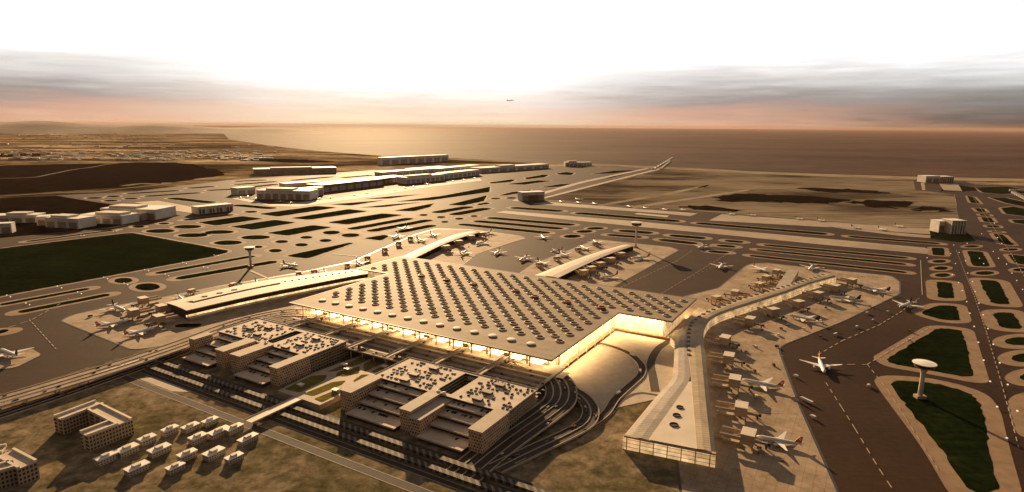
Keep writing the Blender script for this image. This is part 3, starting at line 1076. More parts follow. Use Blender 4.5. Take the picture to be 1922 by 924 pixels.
# ------------------------------------------------------------------ car parks
def car_park(u0, u1, v0, v1, bays, slabs, slot, label, sealed_right=False):
    cu, cv = (u0 + u1) / 2, (v0 + v1) / 2
    cp = empty('car_park', uv(cu, cv), TA, label, 'car park')
    B = lambda: UV(cu, cv)
    s0, s1, t0, t1 = slot
    vb = v0 + 62       # where the full-height deck begins
    # decks: each floor slab is a ring round the light well
    for k in range(6):
        z = 5 * (k + 1)
        d = B()
        for (a, b2, c, e) in ((u0, s0, vb, v1), (s1, u1, vb, v1), (s0, s1, vb, t0), (s0, s1, t1, v1)):
            d.ubox(a, b2, c, e, z - .8, z)
        d.build('roof_deck' if k == 5 else 'floor_slab', M['deck'], cp)
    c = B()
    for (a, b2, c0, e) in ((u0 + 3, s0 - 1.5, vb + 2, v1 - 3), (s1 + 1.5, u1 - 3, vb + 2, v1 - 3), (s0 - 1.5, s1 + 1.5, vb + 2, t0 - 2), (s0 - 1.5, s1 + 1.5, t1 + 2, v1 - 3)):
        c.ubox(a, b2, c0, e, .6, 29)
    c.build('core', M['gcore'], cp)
    fins = B()
    for v in [vb + 4 + 6 * i for i in range(int((v1 - vb - 6) / 6))]:
        fins.ubox(u1 - .4, u1 + .5, v, v + 1.2, .6, 29.1)
        fins.ubox(u0 - .5, u0 + .4, v, v + 1.2, .6, 29.1)
    fins.build('facade_fin', M['tan'], cp)  # upright facade fins on both side faces
    w = B()
    for (a, b2, c0, e) in ((u0, u0 + .6, vb, v1), (u1 - .6, u1, vb, v1), (u0, u1, v1 - .6, v1)):
        w.ubox(a, b2, c0, e, 30, 31.1)
    w.build('parapet', M['kerb'], cp)
    for (a, b2) in bays:
        for (c0, e, z) in ((vb - 14, vb - .3, 25), (vb - 34, vb - 14.3, 19), (vb - 52, vb - 34.3, 13), (v0 - 16, vb - 52.3, 7)):
            t_ = B()
            for kz in range(5, int(z) + 1, 6):
                t_.ubox(a + .6, b2 - .6, c0, e, z - (kz - 5) - .9, z - (kz - 5))
            t_.build('terrace_deck', M['deck'], cp)
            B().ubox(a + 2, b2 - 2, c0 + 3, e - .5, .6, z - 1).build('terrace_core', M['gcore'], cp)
            B().ubox(a + 1, b2 - 1, c0 + .1, c0 + .7, z, z + 1.1).build('terrace_parapet', M['kerb'], cp)
    for (a, b2, c0, e, z) in slabs:
        B().ubox(a, b2, c0, e, .6, z).build('stair_block', M['gface'], cp)
        B().ubox(a - .8, b2 + .8, c0 - .8, e + .8, z, z + .9).build('stair_roof', M['paving'], cp)
    return cp


car_park(-588, -346, -250, -100, [(-574, -502), (-436, -363)],
         [(-590, -575, -240, -205, 31), (-501, -478, -250, -188, 31.5), (-461, -437, -250, -184, 31.2), (-362, -344, -252, -188, 31.4)],
         (-467, -447, -178, -112), 'left multi-storey car park with terraced front decks and parked cars on its roof')
car_park(-204, 33, -254, -106, [(-184, -95), (-58, 14)],
         [(-206, -185, -256, -192, 31), (-94, -76, -258, -190, 31.5), (-75, -57, -262, -190, 26), (15, 35, -256, -192, 31.2)],
         (-90, -64, -184, -112), 'right multi-storey car park beside the looping ramps with cars on its roof')
HOODS = [(-520, -130, 'upper left of the left car park roof'), (-505, -165, 'middle left of the left car park roof'), (-545, -150, 'far left edge of the left car park roof'),
         (-400, -125, 'back right of the left car park roof'), (-400, -160, 'middle right of the left car park roof'), (-410, -182, 'front right of the left car park roof'),
         (-140, -125, 'back left of the right car park roof'), (-150, -160, 'middle left of the right car park roof'), (-150, -182, 'front left of the right car park roof'),
         (-20, -125, 'back right of the right car park roof'), (-22, -155, 'middle right of the right car park roof'), (-22, -180, 'front right of the right car park roof')]
for (u, v, where) in HOODS:
    h = empty('ramp_hood', uv(u, v, 30), TA, 'small brown ramp hood, ' + where, 'ramp hood', 'ramp hoods on the car park roofs')
    B = UV(u, v)
    B.ubox(u - 7, u + 7, v - 4, v + 4, 0.05, 3.2)
    B.build('hood_wall', M['brown'], h)
    UV(u, v).ubox(u - 8, u + 8, v - 4.8, v + 4.8, 3.2, 3.7).build('hood_roof', M['brown'], h)
for (u, v, where) in ((-458, -182, 'left'), (-452, -188, 'left'), (-82, -190, 'right'), (-72, -190, 'right')):
    k = MB()
    k.lathe([(3.4, .02), (3.4, 2.4), (2.4, 3.8), (.3, 4.4)], 14)
    o = k.build('stair_dome', M['white'], smooth=True)
    o.location = uv(u, v, 30.02)
    tag(o, 'white stair dome before the dark light well of the %s car park' % where, 'stair dome', 'stair domes on the car park roofs')

# ------------------------------------------------------------------ plaza and its bridge
pz = empty('plaza', uv(-270, -180), TA, 'raised plaza with crossing pale paths and ochre lawns between the two car parks', 'plaza')
PU, PV = -270, -180
UV(PU, PV).uprism([(-330, -192), (-322, -270), (-231, -272), (-228, -96), (-318, -90)], .6, 8.0).build('podium', M['paving'], pz)


def lawn(pts):
    q = fillet([Vector((p[0] - PU, p[1] - PV, 0)) for p in pts], 4)
    m_ = MB()
    m_.prism(q, 8.0, 8.25)
    m_.build('lawn', M['lawn'], pz)


for pts in ([(-314, -182), (-312, -105), (-296, -98), (-292, -128), (-303, -170)], [(-288, -100), (-262, -100), (-262, -150), (-286, -128)],
            [(-298, -172), (-286, -136), (-266, -158), (-276, -180), (-290, -186)], [(-318, -262), (-322, -205), (-304, -190), (-292, -206), (-288, -258)],
            [(-280, -258), (-276, -205), (-262, -190), (-256, -206), (-262, -256)], [(-254, -262), (-248, -212), (-236, -206), (-235, -264)],
            [(-258, -160), (-240, -150), (-238, -190), (-252, -186)], [(-254, -100), (-234, -102), (-236, -140), (-254, -144)]):
    lawn(pts)
for i, (u, v, where) in enumerate(((-305, -242, 'front left lawn'), (-290, -160, 'middle lawn'), (-308, -150, 'long back lawn'), (-246, -120, 'lawn nearest the forecourt'), (-246, -228, 'front right lawn'))):
    h = empty('plaza_pavilion', uv(u, v, 8.25), TA, 'little white plaza pavilion on the ' + where, 'pavilion', 'pavilions on the plaza')
    UV(u, v).ubox(u - 4, u + 4, v - 3, v + 3, 0, 3.2).build('wall', M['tan'], h)
    UV(u, v).ubox(u - 5, u + 5, v - 4, v + 4, 3.2, 3.9).build('roof', M['white'], h)
fb = empty('footbridge', uv(-275, -310), TA, 'wide pale footbridge running from the plaza over the railway lines', 'footbridge')
UV(-275, -310).ubox(-283, -267, -356, -272.2, 6.8, 8.0).build('walkway', M['pale'], fb)
for u in (-283.6, -267):
    UV(-275, -310).ubox(u, u + .6, -356, -272.2, 8.0, 9.1).build('parapet', M['kerb'], fb)
for v in (-345, -322, -299):
    UV(-275, -310).ubox(-278, -272, v - 1, v + 1, .6, 6.8).build('pier', M['deck'], fb)

# ------------------------------------------------------------------ railway galleries and roads below the car parks
b = MB()
for (v0, v1) in ((-285, -276), (-306, -299), (-360, -348), (-329, -322)):
    q = [uv(-610, v0, .8), uv(420, v0, .8), uv(420, v1, .8), uv(-610, v1, .8)]
    b.poly(q)
tag(b.build('road', M['road']), kind='structure')
b = MB()
for v in (-348, -360.6, -330, -321.6):
    b.poly([uv(-600, v, .95), uv(420, v, .95), uv(420, v + .7, .95), uv(-600, v + .7, .95)])
tag(b.build('kerb', M['kerb']), kind='structure')
for i, (v, lab) in enumerate(((-292, 'long low railway gallery roof with square vents directly below the car parks'), (-314, 'long low railway gallery roof with square vents farther from the car parks'))):
    rg = empty('railway_gallery', uv(-100, v), TA, lab, 'railway gallery')
    UV(-100, v).ubox(-590, 380, v - 4, v + 4, .6, 6).build('roof_slab', M['gallery'], rg)
sheet_ = MB()
sheet_.poly([uv(-560, -345, .75), uv(-545, -324, .75), uv(-430, -324, .75), uv(-470, -345, .75)])
tag(sheet_.build('pavement', M['paving']), kind='structure')

# ------------------------------------------------------------------ piers
def resample(pts, n):
    q = smooth_path(pts, 10)
    L = [0]
    for i in range(1, len(q)):
        L.append(L[-1] + (q[i] - q[i - 1]).length)
    out, j = [], 0
    for k in range(n):
        t = L[-1] * k / (n - 1)
        while j < len(L) - 2 and L[j + 1] < t:
            j += 1
        s = (t - L[j]) / max(1e-6, L[j + 1] - L[j])
        out.append(q[j].lerp(q[j + 1], s))
    return out


def loft(L, Q, zs, fr):
    """sheet across from L to Q with heights zs at fractions fr"""
    b = MB()
    n = len(L)
    rows = []
    for f_, z in zip(fr, zs):
        rows.append([Vector((l.x + (q.x - l.x) * f_, l.y + (q.y - l.y) * f_, z)) for l, q in zip(L, Q)])
    for r0, r1 in zip(rows[:-1], rows[1:]):
        b.strip(r0, r1)
    return b


def side_wall(path, z0, z1, inset=0, th=.6):
    b = MB()
    L, Q = ribbon(path, inset, inset + th)
    n = len(L)
    vs = [(p.x, p.y, z0) for p in L] + [(p.x, p.y, z1) for p in L] + [(p.x, p.y, z1) for p in Q] + [(p.x, p.y, z0) for p in Q]
    fs = []
    for i in range(n - 1):
        for k in range(4):
            fs.append((k * n + i, k * n + i + 1, ((k + 1) % 4) * n + i + 1, ((k + 1) % 4) * n + i))
    fs += [(0, n, 2 * n, 3 * n), (n - 1, 4 * n - 1, 3 * n - 1, 2 * n - 1)]
    return b.add(vs, fs)


NS = 46
Lp = resample(P_([(1545, 512), (1500, 526), (1452, 541), (1410, 558), (1373, 570), (1331, 579), (1304, 591), (1282, 609), (1269, 631), (1266, 658), (1264, 688), (1259, 712), (1234, 738), (1169, 816)], 20), NS)
Dp = resample(P_([(1552, 514), (1510, 528), (1479, 537), (1434, 550), (1391, 562), (1346, 579), (1319, 591), (1301, 606), (1294, 621), (1292, 655), (1294, 690), (1294, 714), (1278, 740), (1217, 826)], 20), NS)
D2 = resample(P_([(1552, 514), (1510, 528), (1479, 537), (1434, 550), (1391, 562), (1346, 579), (1319, 591), (1301, 606), (1294, 621), (1292, 655), (1295, 690), (1298, 720), (1301, 760), (1308, 844)], 20), NS)
Rp = resample(P_([(1570, 518), (1520, 532), (1480, 547), (1440, 560), (1405, 571), (1367, 583), (1345, 592), (1331, 601), (1322, 618), (1321, 640), (1325, 670), (1329, 715), (1333, 755), (1344, 850)], 20), NS)
o_ = px(1290, 660)
pr = empty('boarding_pier', o_, 0, 'long curving right pier with dotted roof lights and flared near end', 'boarding pier')
loft(Lp, Dp, (16.5, 19.2, 20.4, 20.0), (0, .3, .7, 1)).build('roof_strip', M['piergrey'], pr, o_, True)
loft(D2, Rp, (21.2, 21.4, 20.2, 17), (0, .35, .75, 1)).build('roof_strip', M['pierroof'], pr, o_, True)
cut = [i for i in range(NS) if (Dp[i] - D2[i]).length > 3]
if cut:
    tri = MB()
    tri.strip([Vector((Dp[i].x, Dp[i].y, 20.6)) for i in cut], [Vector((D2[i].x, D2[i].y, 20.9)) for i in cut])
    tri.build('roof_canopy', M['pale'], pr, o_)
for (x, y, r_) in ((1276, 765, 4.2), (1270, 780, 4.6), (1265, 798, 5.2)):
    c = MB()
    p = px(x, y, 20.8)
    c.lathe([(r_ + .8, 0), (r_ + .6, 1.3), (r_, 1.3), (r_, .4), (.1, .4)], 18, off=p)
    c.build('round_vent', M['dark'], pr, o_)
side_wall(D2, 20.2, 21.3, -.3).build('roof_step', M['pale'], pr, o_)
side_wall(Lp, .8, 16.6, -.9).build('side_wall', M['glow2'], pr, o_)
side_wall(Rp, .8, 17.0, .1).build('side_wall', M['glow2'], pr, o_)
side_wall(Rp, 10.2, 11.4, .9).build('sun_screen', M['brown'], pr, o_)
side_wall(Rp, 15.6, 17.4, .9).build('eaves', M['pale'], pr, o_)
side_wall(Lp, 15.2, 17.0, -1.7).build('eaves', M['pale'], pr, o_)
e0, e1 = px(1172, 816, 20), px(1344, 850, 20)
side_wall([e0.lerp(e1, k / 10) for k in range(11)], .8, 17.5, .5).build('end_wall', M['glow2'], pr, o_)
side_wall([e0.lerp(e1, k / 10) for k in range(11)], 17.6, 19.8, -1.5, 4).build('end_eaves', M['pierroof'], pr, o_)
# the short grey branch at the far end
br_ = P_([(1452, 546), (1480, 507), (1499, 508), (1478, 541)], 17)
MB().prism(br_, .8, 17).build('branch_hall', M['tan'], pr, o_)
MB().prism(offset(br_, 1), 17, 18.2).build('branch_roof', M['piergrey'], pr, o_)
fdot = None
acc = 0
dots = []
dpath = [p for p in D2[1:34]]
dlen = 0.0
for i in range(len(dpath) - 1):
    seg = dpath[i + 1] - dpath[i]
    while dlen < seg.length:
        dots.append((dpath[i] + seg.normalized() * dlen, math.atan2(seg.y, seg.x)))
        dlen += 23
    dlen -= seg.length
for p, a in dots:
    if fdot is None:
        m_ = MB()
        m_.box(-3.6, 3.6, -3, 3, 0, 1.1)
        o = fdot = m_.build('roof_light', M['dark'], pr)
    else:
        o = fdot.copy()
        C.objects.link(o)
        o.parent = pr
    o.location = (p.x - o_.x, p.y - o_.y, 21.35)
    o.rotation_euler = (0, 0, a)
# lit link hall between terminal corner and the pier
lk = empty('link_hall', px(1285, 600), 0, 'narrow lit link hall joining the terminal corner to the right pier', 'link building')
q = P_([(1258, 632), (1312, 578), (1325, 583), (1272, 645)], 16)
MB().prism(q, .8, 15).build('hall', M['glow2'], lk, px(1285, 600))
MB().prism(offset(q, 1.5), 15, 16.6).build('roof', M['pierroof'], lk, px(1285, 600))

# left pier
wL = resample(P_([(310, 566), (388, 547), (487, 526), (590, 512), (650, 505), (700, 503)], 22), 30)
wR = resample(P_([(350, 583), (475, 555), (592, 532), (660, 519), (700, 513), (724, 513)], 22), 30)
o_ = px(450, 575)
pw = empty('boarding_pier', o_, 0, 'long pale left boarding pier with swept curved roof and dark glazed side', 'boarding pier')
loft(wL, wR, (19, 21.4, 22.8, 22.0), (0, .3, .7, 1)).build('roof_strip', M['pale'], pw, o_, True)
side_wall(wR, .8, 21.4, -5).build('side_wall', M['dark'], pw, o_)
side_wall(wR, 6.5, 10.5, -4.3).build('lit_band', M['glow'], pw, o_)
side_wall(wR, .8, 6.0, -3, 14).build('lower_roof', M['steel'], pw, o_)
side_wall(wR, 20.6, 22.4, .2).build('eaves', M['pierroof'], pw, o_)
side_wall(wL, .8, 19, 2).build('side_wall', M['glow2'], pw, o_)
ew = [wL[0].lerp(wR[0], k / 8) for k in range(9)]
side_wall(ew, .8, 19, -3).build('end_wall', M['dark'], pw, o_)
ux_ = MB()
A_, B_ = wL[2].lerp(wR[2], .35), wL[13].lerp(wR[13], .25)
ux_.strip(*[[Vector((p.x, p.y, 24.4)) for p in r_] for r_ in ribbon([wL[i].lerp(wR[i], .45) for i in range(2, 15)], -14, 12)])
ux_.build('upper_roof', M['pale'], pw, o_)
side_wall([wL[i].lerp(wR[i], .45) for i in range(2, 15)], 21.5, 24.6, 12).build('upper_roof_edge', M['tan'], pw, o_)
for i in (4, 6, 8):
    p = wL[i].lerp(wR[i], .4)
    m_ = MB()
    m_.box(-6, 6, -3, 3, 0, 1.4)
    o = m_.build('roof_hatch', M['brown'], pw)
    o.location = (p.x - o_.x, p.y - o_.y, 24.4)
    o.rotation_euler = (0, 0, .35)
for i in range(14, 26):
    p = wL[i].lerp(wR[i], .45)
    m_ = MB()
    m_.box(-2.4, 2.4, -2, 2, 0, 1.2)
    o = m_.build('roof_light', M['brown'], pw)
    o.location = (p.x - o_.x, p.y - o_.y, 22.4)

# back piers
for (Ls, Rs, lab, side) in (([(737, 489), (800, 461), (850, 441), (882, 434)], [(778, 484), (830, 459), (870, 444), (899, 436)], 'bright pale boarding pier reaching back from the far left corner of the terminal', 'far left'),
                            ([(1003, 516), (1060, 494), (1120, 473), (1170, 459)], [(1047, 521), (1090, 500), (1145, 476), (1189, 461)], 'straight pale pier behind the terminal ending at the tall slender tower', 'far middle')):
    a, c = resample(P_(Ls, 17), 20), resample(P_(Rs, 17), 20)
    o_ = px(*Ls[1])
    e = empty('boarding_pier', o_, 0, lab, 'boarding pier')
    loft(a, c, (15.5, 17.4, 17.8, 16), (0, .3, .7, 1)).build('roof_strip', M['pale'], e, o_, True)
    side_wall(a, .9, 15.6, .2).build('side_wall', M['glow2'], e, o_)
    side_wall(c, .9, 16, -.8).build('side_wall', M['brownglass'], e, o_)
    side_wall(c, 15, 16.4, .2).build('eaves', M['pale'], e, o_)
    side_wall([a[-1].lerp(c[-1], k / 4) for k in range(5)], .9, 16, -.8).build('end_wall', M['pale'], e, o_)

# ------------------------------------------------------------------ boarding gates
gate0 = empty('boarding_gate', (0, 0, 0.95), 0, 'x', 'boarding gate', 'boarding gates along the piers')
# +X points away from the pier, towards the aircraft
MB().box(-8, 8, -11, 11, 6.2, 19).build('node_block', M['tan'], gate0)
MB().box(-8.6, 8.6, -11.6, 11.6, 19, 19.8).build('node_roof', M['pale'], gate0)
for (x, y) in ((-6.5, -9.5), (6.5, -9.5), (-6.5, 9.5), (6.5, 9.5)):
    MB().box(x - .9, x + .9, y - .9, y + .9, 0, 6.2).build('leg', M['steel'], gate0)
for y in (-9.6, 9.6):
    MB().box(-34, -8, y - 1.7, y + 1.7, 10.4, 14).build('link_bridge', M['tan'], gate0)
    MB().box(-34, -8, y - 2.1, y + 2.1, 14, 14.6).build('bridge_roof', M['brown'], gate0)
dg = MB()
dg.add([(-32, -6, 5), (-9, 5, 11), (-9, 8, 11), (-32, -3, 5), (-32, -6, 6.2), (-9, 5, 12.2), (-9, 8, 12.2), (-32, -3, 6.2)],
       [(3, 2, 1, 0), (4, 5, 6, 7), (0, 1, 5, 4), (1, 2, 6, 5), (2, 3, 7, 6), (3, 0, 4, 7)])
dg.build('ramp', M['pale'], gate0)
jb = MB()
jb.box(8, 23, 1.5, 4.5, 5.4, 8.4)
jb.build('jet_bridge', M['steel'], gate0)
MB().box(20.5, 22.5, 2.3, 3.7, 0, 5.4).build('bridge_leg', M['dark'], gate0)
MB().box(23, 26.5, .9, 5.1, 5.0, 8.9).build('bridge_head', M['dark'], gate0)
MB().box(-30, -10, -4, 4, .05, 3.4).build('service_room', M['paving'], gate0)
index_kids()
GATES = []
ORD = ['first', 'second', 'third', 'fourth', 'fifth', 'sixth', 'seventh', 'eighth']
near_leg = [(1360, 651), (1367, 686), (1378, 731), (1390, 785), (1403, 838)]
for i, (x, y) in enumerate(near_leg):
    GATES.append((px(x, y), Rp, 'tan gate block right of the near pier leg, %s below the bend' % ORD[i], 1))
for i, (x, y) in enumerate([(1407, 614), (1450, 596), (1498, 581), (1535, 564), (1567, 550), (1598, 538)]):
    GATES.append((px(x, y), Rp, 'tan gate block below the far pier arm, %s beyond the bend' % ORD[i], 1))
for i, (x, y) in enumerate([(1344, 571), (1379, 560), (1424, 545), (1438, 531), (1457, 519)]):
    GATES.append((px(x, y), Lp, 'tan gate block above the far pier arm, %s beyond the bend' % ORD[i], -1))
for i, (x, y) in enumerate([(252, 598), (300, 610), (270, 575), (304, 590)]):
    GATES.append((px(x, y), None, 'gate block at the left pier tip, ' + ['with the middle parked airliner', 'beside the lowest parked airliner', 'farthest from the viewer', 'closest to the curved roof'][i], 0))
wn = [(360, 553), (438, 541), (512, 530), (561, 519), (590, 515), (652, 503), (690, 490), (722, 474), (748, 462), (770, 452)]
for i, (x, y) in enumerate(wn):
    if x in (512,):
        continue
    GATES.append((px(x, y), wL if x < 660 else None, 'gate block behind the left pier, %s from its open tip' % (ORD + ['ninth', 'tenth'])[i - (1 if i > 2 else 0)], -2 if x < 660 else -3))
for i, (x, y) in enumerate([(1096, 520), (1110, 513), (1127, 505), (1147, 496), (1166, 486)]):
    GATES.append((px(x, y), None, 'gate block right of the straight back pier, %s from the terminal' % ORD[i], 2))
for i, (x, y) in enumerate([(1012, 502), (1045, 490), (1085, 473), (1118, 462)]):
    GATES.append((px(x, y), None, 'gate block left of the straight back pier, %s from the terminal' % ORD[i], 3))
for i, (x, y) in enumerate([(838, 472), (862, 462), (885, 452), (905, 446)]):
    GATES.append((px(x, y), None, 'gate block right of the bright far left pier, %s from the terminal' % ORD[i], 2))
for i, (p, path, lab, sd) in enumerate(GATES):
    g_ = gate0 if i == 0 else copy_tree(gate0)
    g_['label'] = lab
    if path:
        n_ = min(path, key=lambda q: (q.x - p.x) ** 2 + (q.y - p.y) ** 2)
        d = Vector((p.x - n_.x, p.y - n_.y, 0))
    elif sd == 0:
        d = px(226, 604) - px(300, 588)
    elif sd == 2:
        d = px(1146, 510) - px(1110, 500)
    else:
        d = px(1100, 490) - px(1146, 510)
    g_.rotation_euler = (0, 0, math.atan2(d.y, d.x))
    g_.location = (p.x, p.y, .95)
    s = {1: 1.0, -1: .95, 0: 1.0, 2: .95, 3: .7, -2: .62, -3: .75}[sd]
    g_.scale = (s, s, s)

# ------------------------------------------------------------------ airliners
def airliner(finmat, nm='airliner', emblem=True):
    """unit: 60 m long, nose towards +X, origin on the ground under the middle"""
    e = empty(nm, (0, 0, 0), 0, 'x', 'airliner')
    f_ = MB()
    f_.lathe([(.15, 30), (.9, 29.4), (1.7, 28), (2.4, 25.5), (2.75, 22), (2.8, 10), (2.8, -8), (2.6, -14), (2.0, -20), (1.2, -25.5), (.5, -29), (.2, -30)], 16, axis='X', off=(0, 0, 5.2))
    # tail cone sweeps up
    f_.v = [(x, y, z + (max(0, -x - 10) / 20) ** 1.6 * 1.5) for x, y, z in f_.v]
    f_.build('fuselage', M['fuselage'], e, smooth=True)
    for s in (1, -1):
        w = MB()
        pl = [(8, 2.2), (2.5, 9.5), (-7.5, 29), (-9.8, 29.3), (-6.2, 10.5), (-5.5, 2.2)]
        zt = lambda y: 4.0 + y * .085
        top = [(x, s * y, zt(y) + (.35 if y < 12 else .12)) for x, y in pl]
        bot = [(x, s * y, zt(y) - (.45 if y < 12 else .12)) for x, y in pl]
        n = len(pl)
        fs = [tuple(range(n)), tuple(n + i for i in reversed(range(n)))] + [(i, (i + 1) % n, n + (i + 1) % n, n + i) for i in range(n)]
        w.add(top + bot, fs)
        wg = w.build('wing', M['white'], e)
        en = MB()
        en.lathe([(1.0, 7.6), (1.5, 7.2), (1.65, 5.6), (1.5, 3.2), (.9, 1.6), (.3, .6)], 14, axis='X', off=(0, s * 10, 2.9))
        en.build('engine', M['white'], wg, smooth=True)
        t_ = MB()
        tp = [(-21.5, 1.0), (-27, 9.5), (-29, 9.6), (-27, 1.0)]
        top = [(x, s * y, 7.1 + y * .06) for x, y in tp]
        bot = [(x, s * y, 6.7 + y * .06) for x, y in tp]
        t_.add(top + bot, [(0, 1, 2, 3), (7, 6, 5, 4)] + [(i, (i + 1) % 4, 4 + (i + 1) % 4, 4 + i) for i in range(4)])
        t_.build('stabilizer', M['white'], e)
    v = MB()
    vp = [(-18.5, 7.6), (-25.5, 16.8), (-29.0, 16.8), (-27.6, 7.0)]
    v.add([(x, .28, z) for x, z in vp] + [(x, -.28, z) for x, z in vp], [(0, 1, 2, 3), (7, 6, 5, 4)] + [(i, (i + 1) % 4, 4 + (i + 1) % 4, 4 + i) for i in range(4)])
    fn = v.build('tail_fin', finmat, e)
    if emblem:
        for s in (1, -1):
            d = MB()
            d.lathe([(1.5, .30), (1.5, .36)], 14)
            d.v = [(x - 25.6, s * z, y + 12.6) for x, y, z in d.v]
            d.build('round_emblem', M['white'], fn)
    for (x, y) in ((20, 0), (-3, 4.2), (-3, -4.2)):
        k = MB()
        k.box(x - .25, x + .25, y - .25, y + .25, .8, 4)
        k.lathe([(.7, -.6), (.7, .6)], 10, axis='X')
        k.v = k.v[:8] + [(x + b_, y + a_, .75 + c_) for (a_, b_, c_) in k.v[8:]]
        k.build('landing_gear', M['dark'], e)
    k = MB()
    k.add([(28.6, -1.2, 6.15), (28.6, 1.2, 6.15), (27.4, 1.4, 7.0), (27.4, -1.4, 7.0), (28.75, 0, 6.2), (27.6, 0, 7.15)], [(0, 4, 5, 3), (4, 1, 2, 5)])
    k.build('cockpit_window', M['dark'], e)
    return e


pO, pN = airliner(M['orange']), airliner(M['navy'], emblem=False)
index_kids()
PLANES = [
    # nose, tail, paint, label
    ((1550, 708), (1534, 665), 0, 'white airliner with orange tail taxiing towards the viewer on open dark tarmac'),
    ((1393, 714), (1473, 727), 0, 'airliner with orange round-emblem tail at the third gate below the pier bend'),
    ((1420, 820), (1508, 832), 0, 'white airliner parked at the lowest gate of the near pier leg'),
    ((1480, 592), (1540, 603), 1, 'white airliner with dark tail at the second lower gate of the far pier arm'),
    ((1557, 558), (1617, 563), 1, 'white dark-tailed airliner near the fourth gate below the far pier arm'),
    ((1617, 539), (1672, 548), 1, 'white airliner with dark tail at the far tip of the right apron'),
    ((1443, 512), (1410, 498), 0, 'airliner with orange tail parked on the upper corner of the right apron'),
    ((1518, 508), (1527, 496), 1, 'airliner seen nose-on between the two branches of the far pier arm'),
    ((1688, 578), (1712, 566), 1, 'white airliner taxiing past the tip of the right apron near the dark islands'),
    ((1350, 505), (1356, 494), 1, 'airliner taxiing on the dark tarmac between the straight pier and the right apron'),
    ((1311, 467), (1322, 459), 1, 'airliner rolling at the corner of the straight pier apron beside a narrow island'),
    ((1022, 449), (1015, 441), 0, 'airliner on the tarmac just above the bright far left apron corner'),
    ((928, 478), (938, 469), 0, 'airliner on the bright tarmac behind the terminal, left one of two'),
    ((975, 490), (990, 480), 0, 'airliner on the bright tarmac behind the terminal, right one of two with orange tail'),
    ((1126, 522), (1161, 515), 0, 'airliner with orange tail at the terminal end of the straight pier'),
    ((1184, 486), (1222, 481), 0, 'airliner with orange tail parked below the tall slender tower'),
    ((1132, 461), (1108, 449), 0, 'airliner with orange tail at the upper end of the straight pier left side'),
    ((1108, 472), (1087, 460), 0, 'airliner with orange tail halfway along the straight pier left side'),
    ((1068, 483), (1047, 473), 1, 'airliner with dark tail on the left side of the straight pier'),
    ((1028, 499), (1008, 489), 1, 'airliner at the terminal end of the straight pier left side'),
    ((892, 459), (914, 452), 0, 'airliner among the gates of the bright far left apron'),
    ((905, 441), (925, 433), 0, 'airliner at the tip of the bright far left apron'),
    ((880, 470), (860, 478), 0, 'airliner close behind the back edge of the terminal roof'),
    ((750, 433), (766, 424), 1, 'dark tailed airliner on the taxiway above the bright far left pier'),
    ((735, 449), (750, 439), 1, 'dark tailed airliner taxiing beside the outlined oval island'),
    ((238, 586), (207, 570), 1, 'airliner with dark red tail at the upper left stand of the left apron'),
    ((240, 602), (178, 613), 0, 'airliner with orange tail on the middle stand of the left apron'),
    ((290, 616), (231, 629), 0, 'airliner with orange tail on the lowest stand of the left apron'),
    ((0, 657), (36, 669), 1, 'airliner at the left edge on a small pale stand of its own'),
    ((560, 500), (530, 494), 0, 'airliner with orange tail taxiing beside the short left tower'),
    ((492, 536), (478, 526), 1, 'airliner nosed in on the far side of the left pier near its middle'),
    ((344, 562), (333, 552), 0, 'airliner nosed in on the far side of the left pier near its tip'),
    ((620, 517), (607, 507), 0, 'airliner nosed in on the far side of the left pier near the terminal'),
    ((683, 500), (667, 489), 1, 'dark tailed airliner nosed in beside the back left corner of the terminal'),
    ((800, 455), (780, 447), 0, 'airliner with red tail on the left side of the bright far left pier'),
    ((820, 445), (806, 437), 0, 'airliner at the top of the bright far left pier, left side'),
]


def place_plane(src, p, a, L, label, group=None, z=0.95):
    o = copy_tree(src)
    o['label'] = label
    if group:
        o['group'] = group
    o.location = (p.x, p.y, z)
    o.rotation_euler = (0, 0, a)
    o.scale = (L / 60,) * 3
    return o


for i, (n_, t_, k, lab) in enumerate(PLANES):
    a, c = px(*n_, 5), px(*t_, 8)
    d = a - c
    L = max(44, min(68, math.hypot(d.x, d.y)))
    place_plane((pO, pN)[k], (a + c) / 2, math.atan2(d.y, d.x), L, lab)
ac_dir = px(1090, 380) - px(1082, 392)
for i, (x, y) in enumerate([(1052, 380), (1085, 382), (1115, 384), (1180, 389), (1210, 392), (1247, 395), (1282, 396), (1373, 404), (1412, 406), (1500, 413), (1541, 416), (1607, 430), (1656, 433), (1688, 427)]):
    p = px(x, y)
    place_plane(pN, p, math.radians(-75 + random.uniform(-6, 6)), 52, 'small white airliner parked in the long row on the pale remote stands', 'airliners on the remote stands')
for (x, y) in [(452, 374), (465, 373), (481, 376), (494, 377), (526, 382), (546, 384), (577, 379), (600, 376), (621, 374), (665, 369), (688, 365), (742, 359), (760, 356), (776, 354), (802, 349), (850, 343), (871, 341), (891, 338)]:
    place_plane(pN if random.random() < .6 else pO, px(x, y - 2), math.radians(110 + random.uniform(-8, 8)), 56, 'small airliner parked nose-in on the bright cargo apron before the sheds', 'airliners on the cargo apron')
# the originals move away from the world's centre to be useful aircraft too
p = px(1085, 376)
pN.location, pN.rotation_euler = (p.x, p.y, .95), (0, 0, 2)
pN['label'] = 'small airliner standing alone on rough ground above the row of remote stands'
p = px(1045, 474)
pO.location, pO.rotation_euler = (p.x, p.y, .95), (0, 0, -2.4)
pO['label'] = 'airliner with orange tail rolling between the bright back apron and the straight pier'
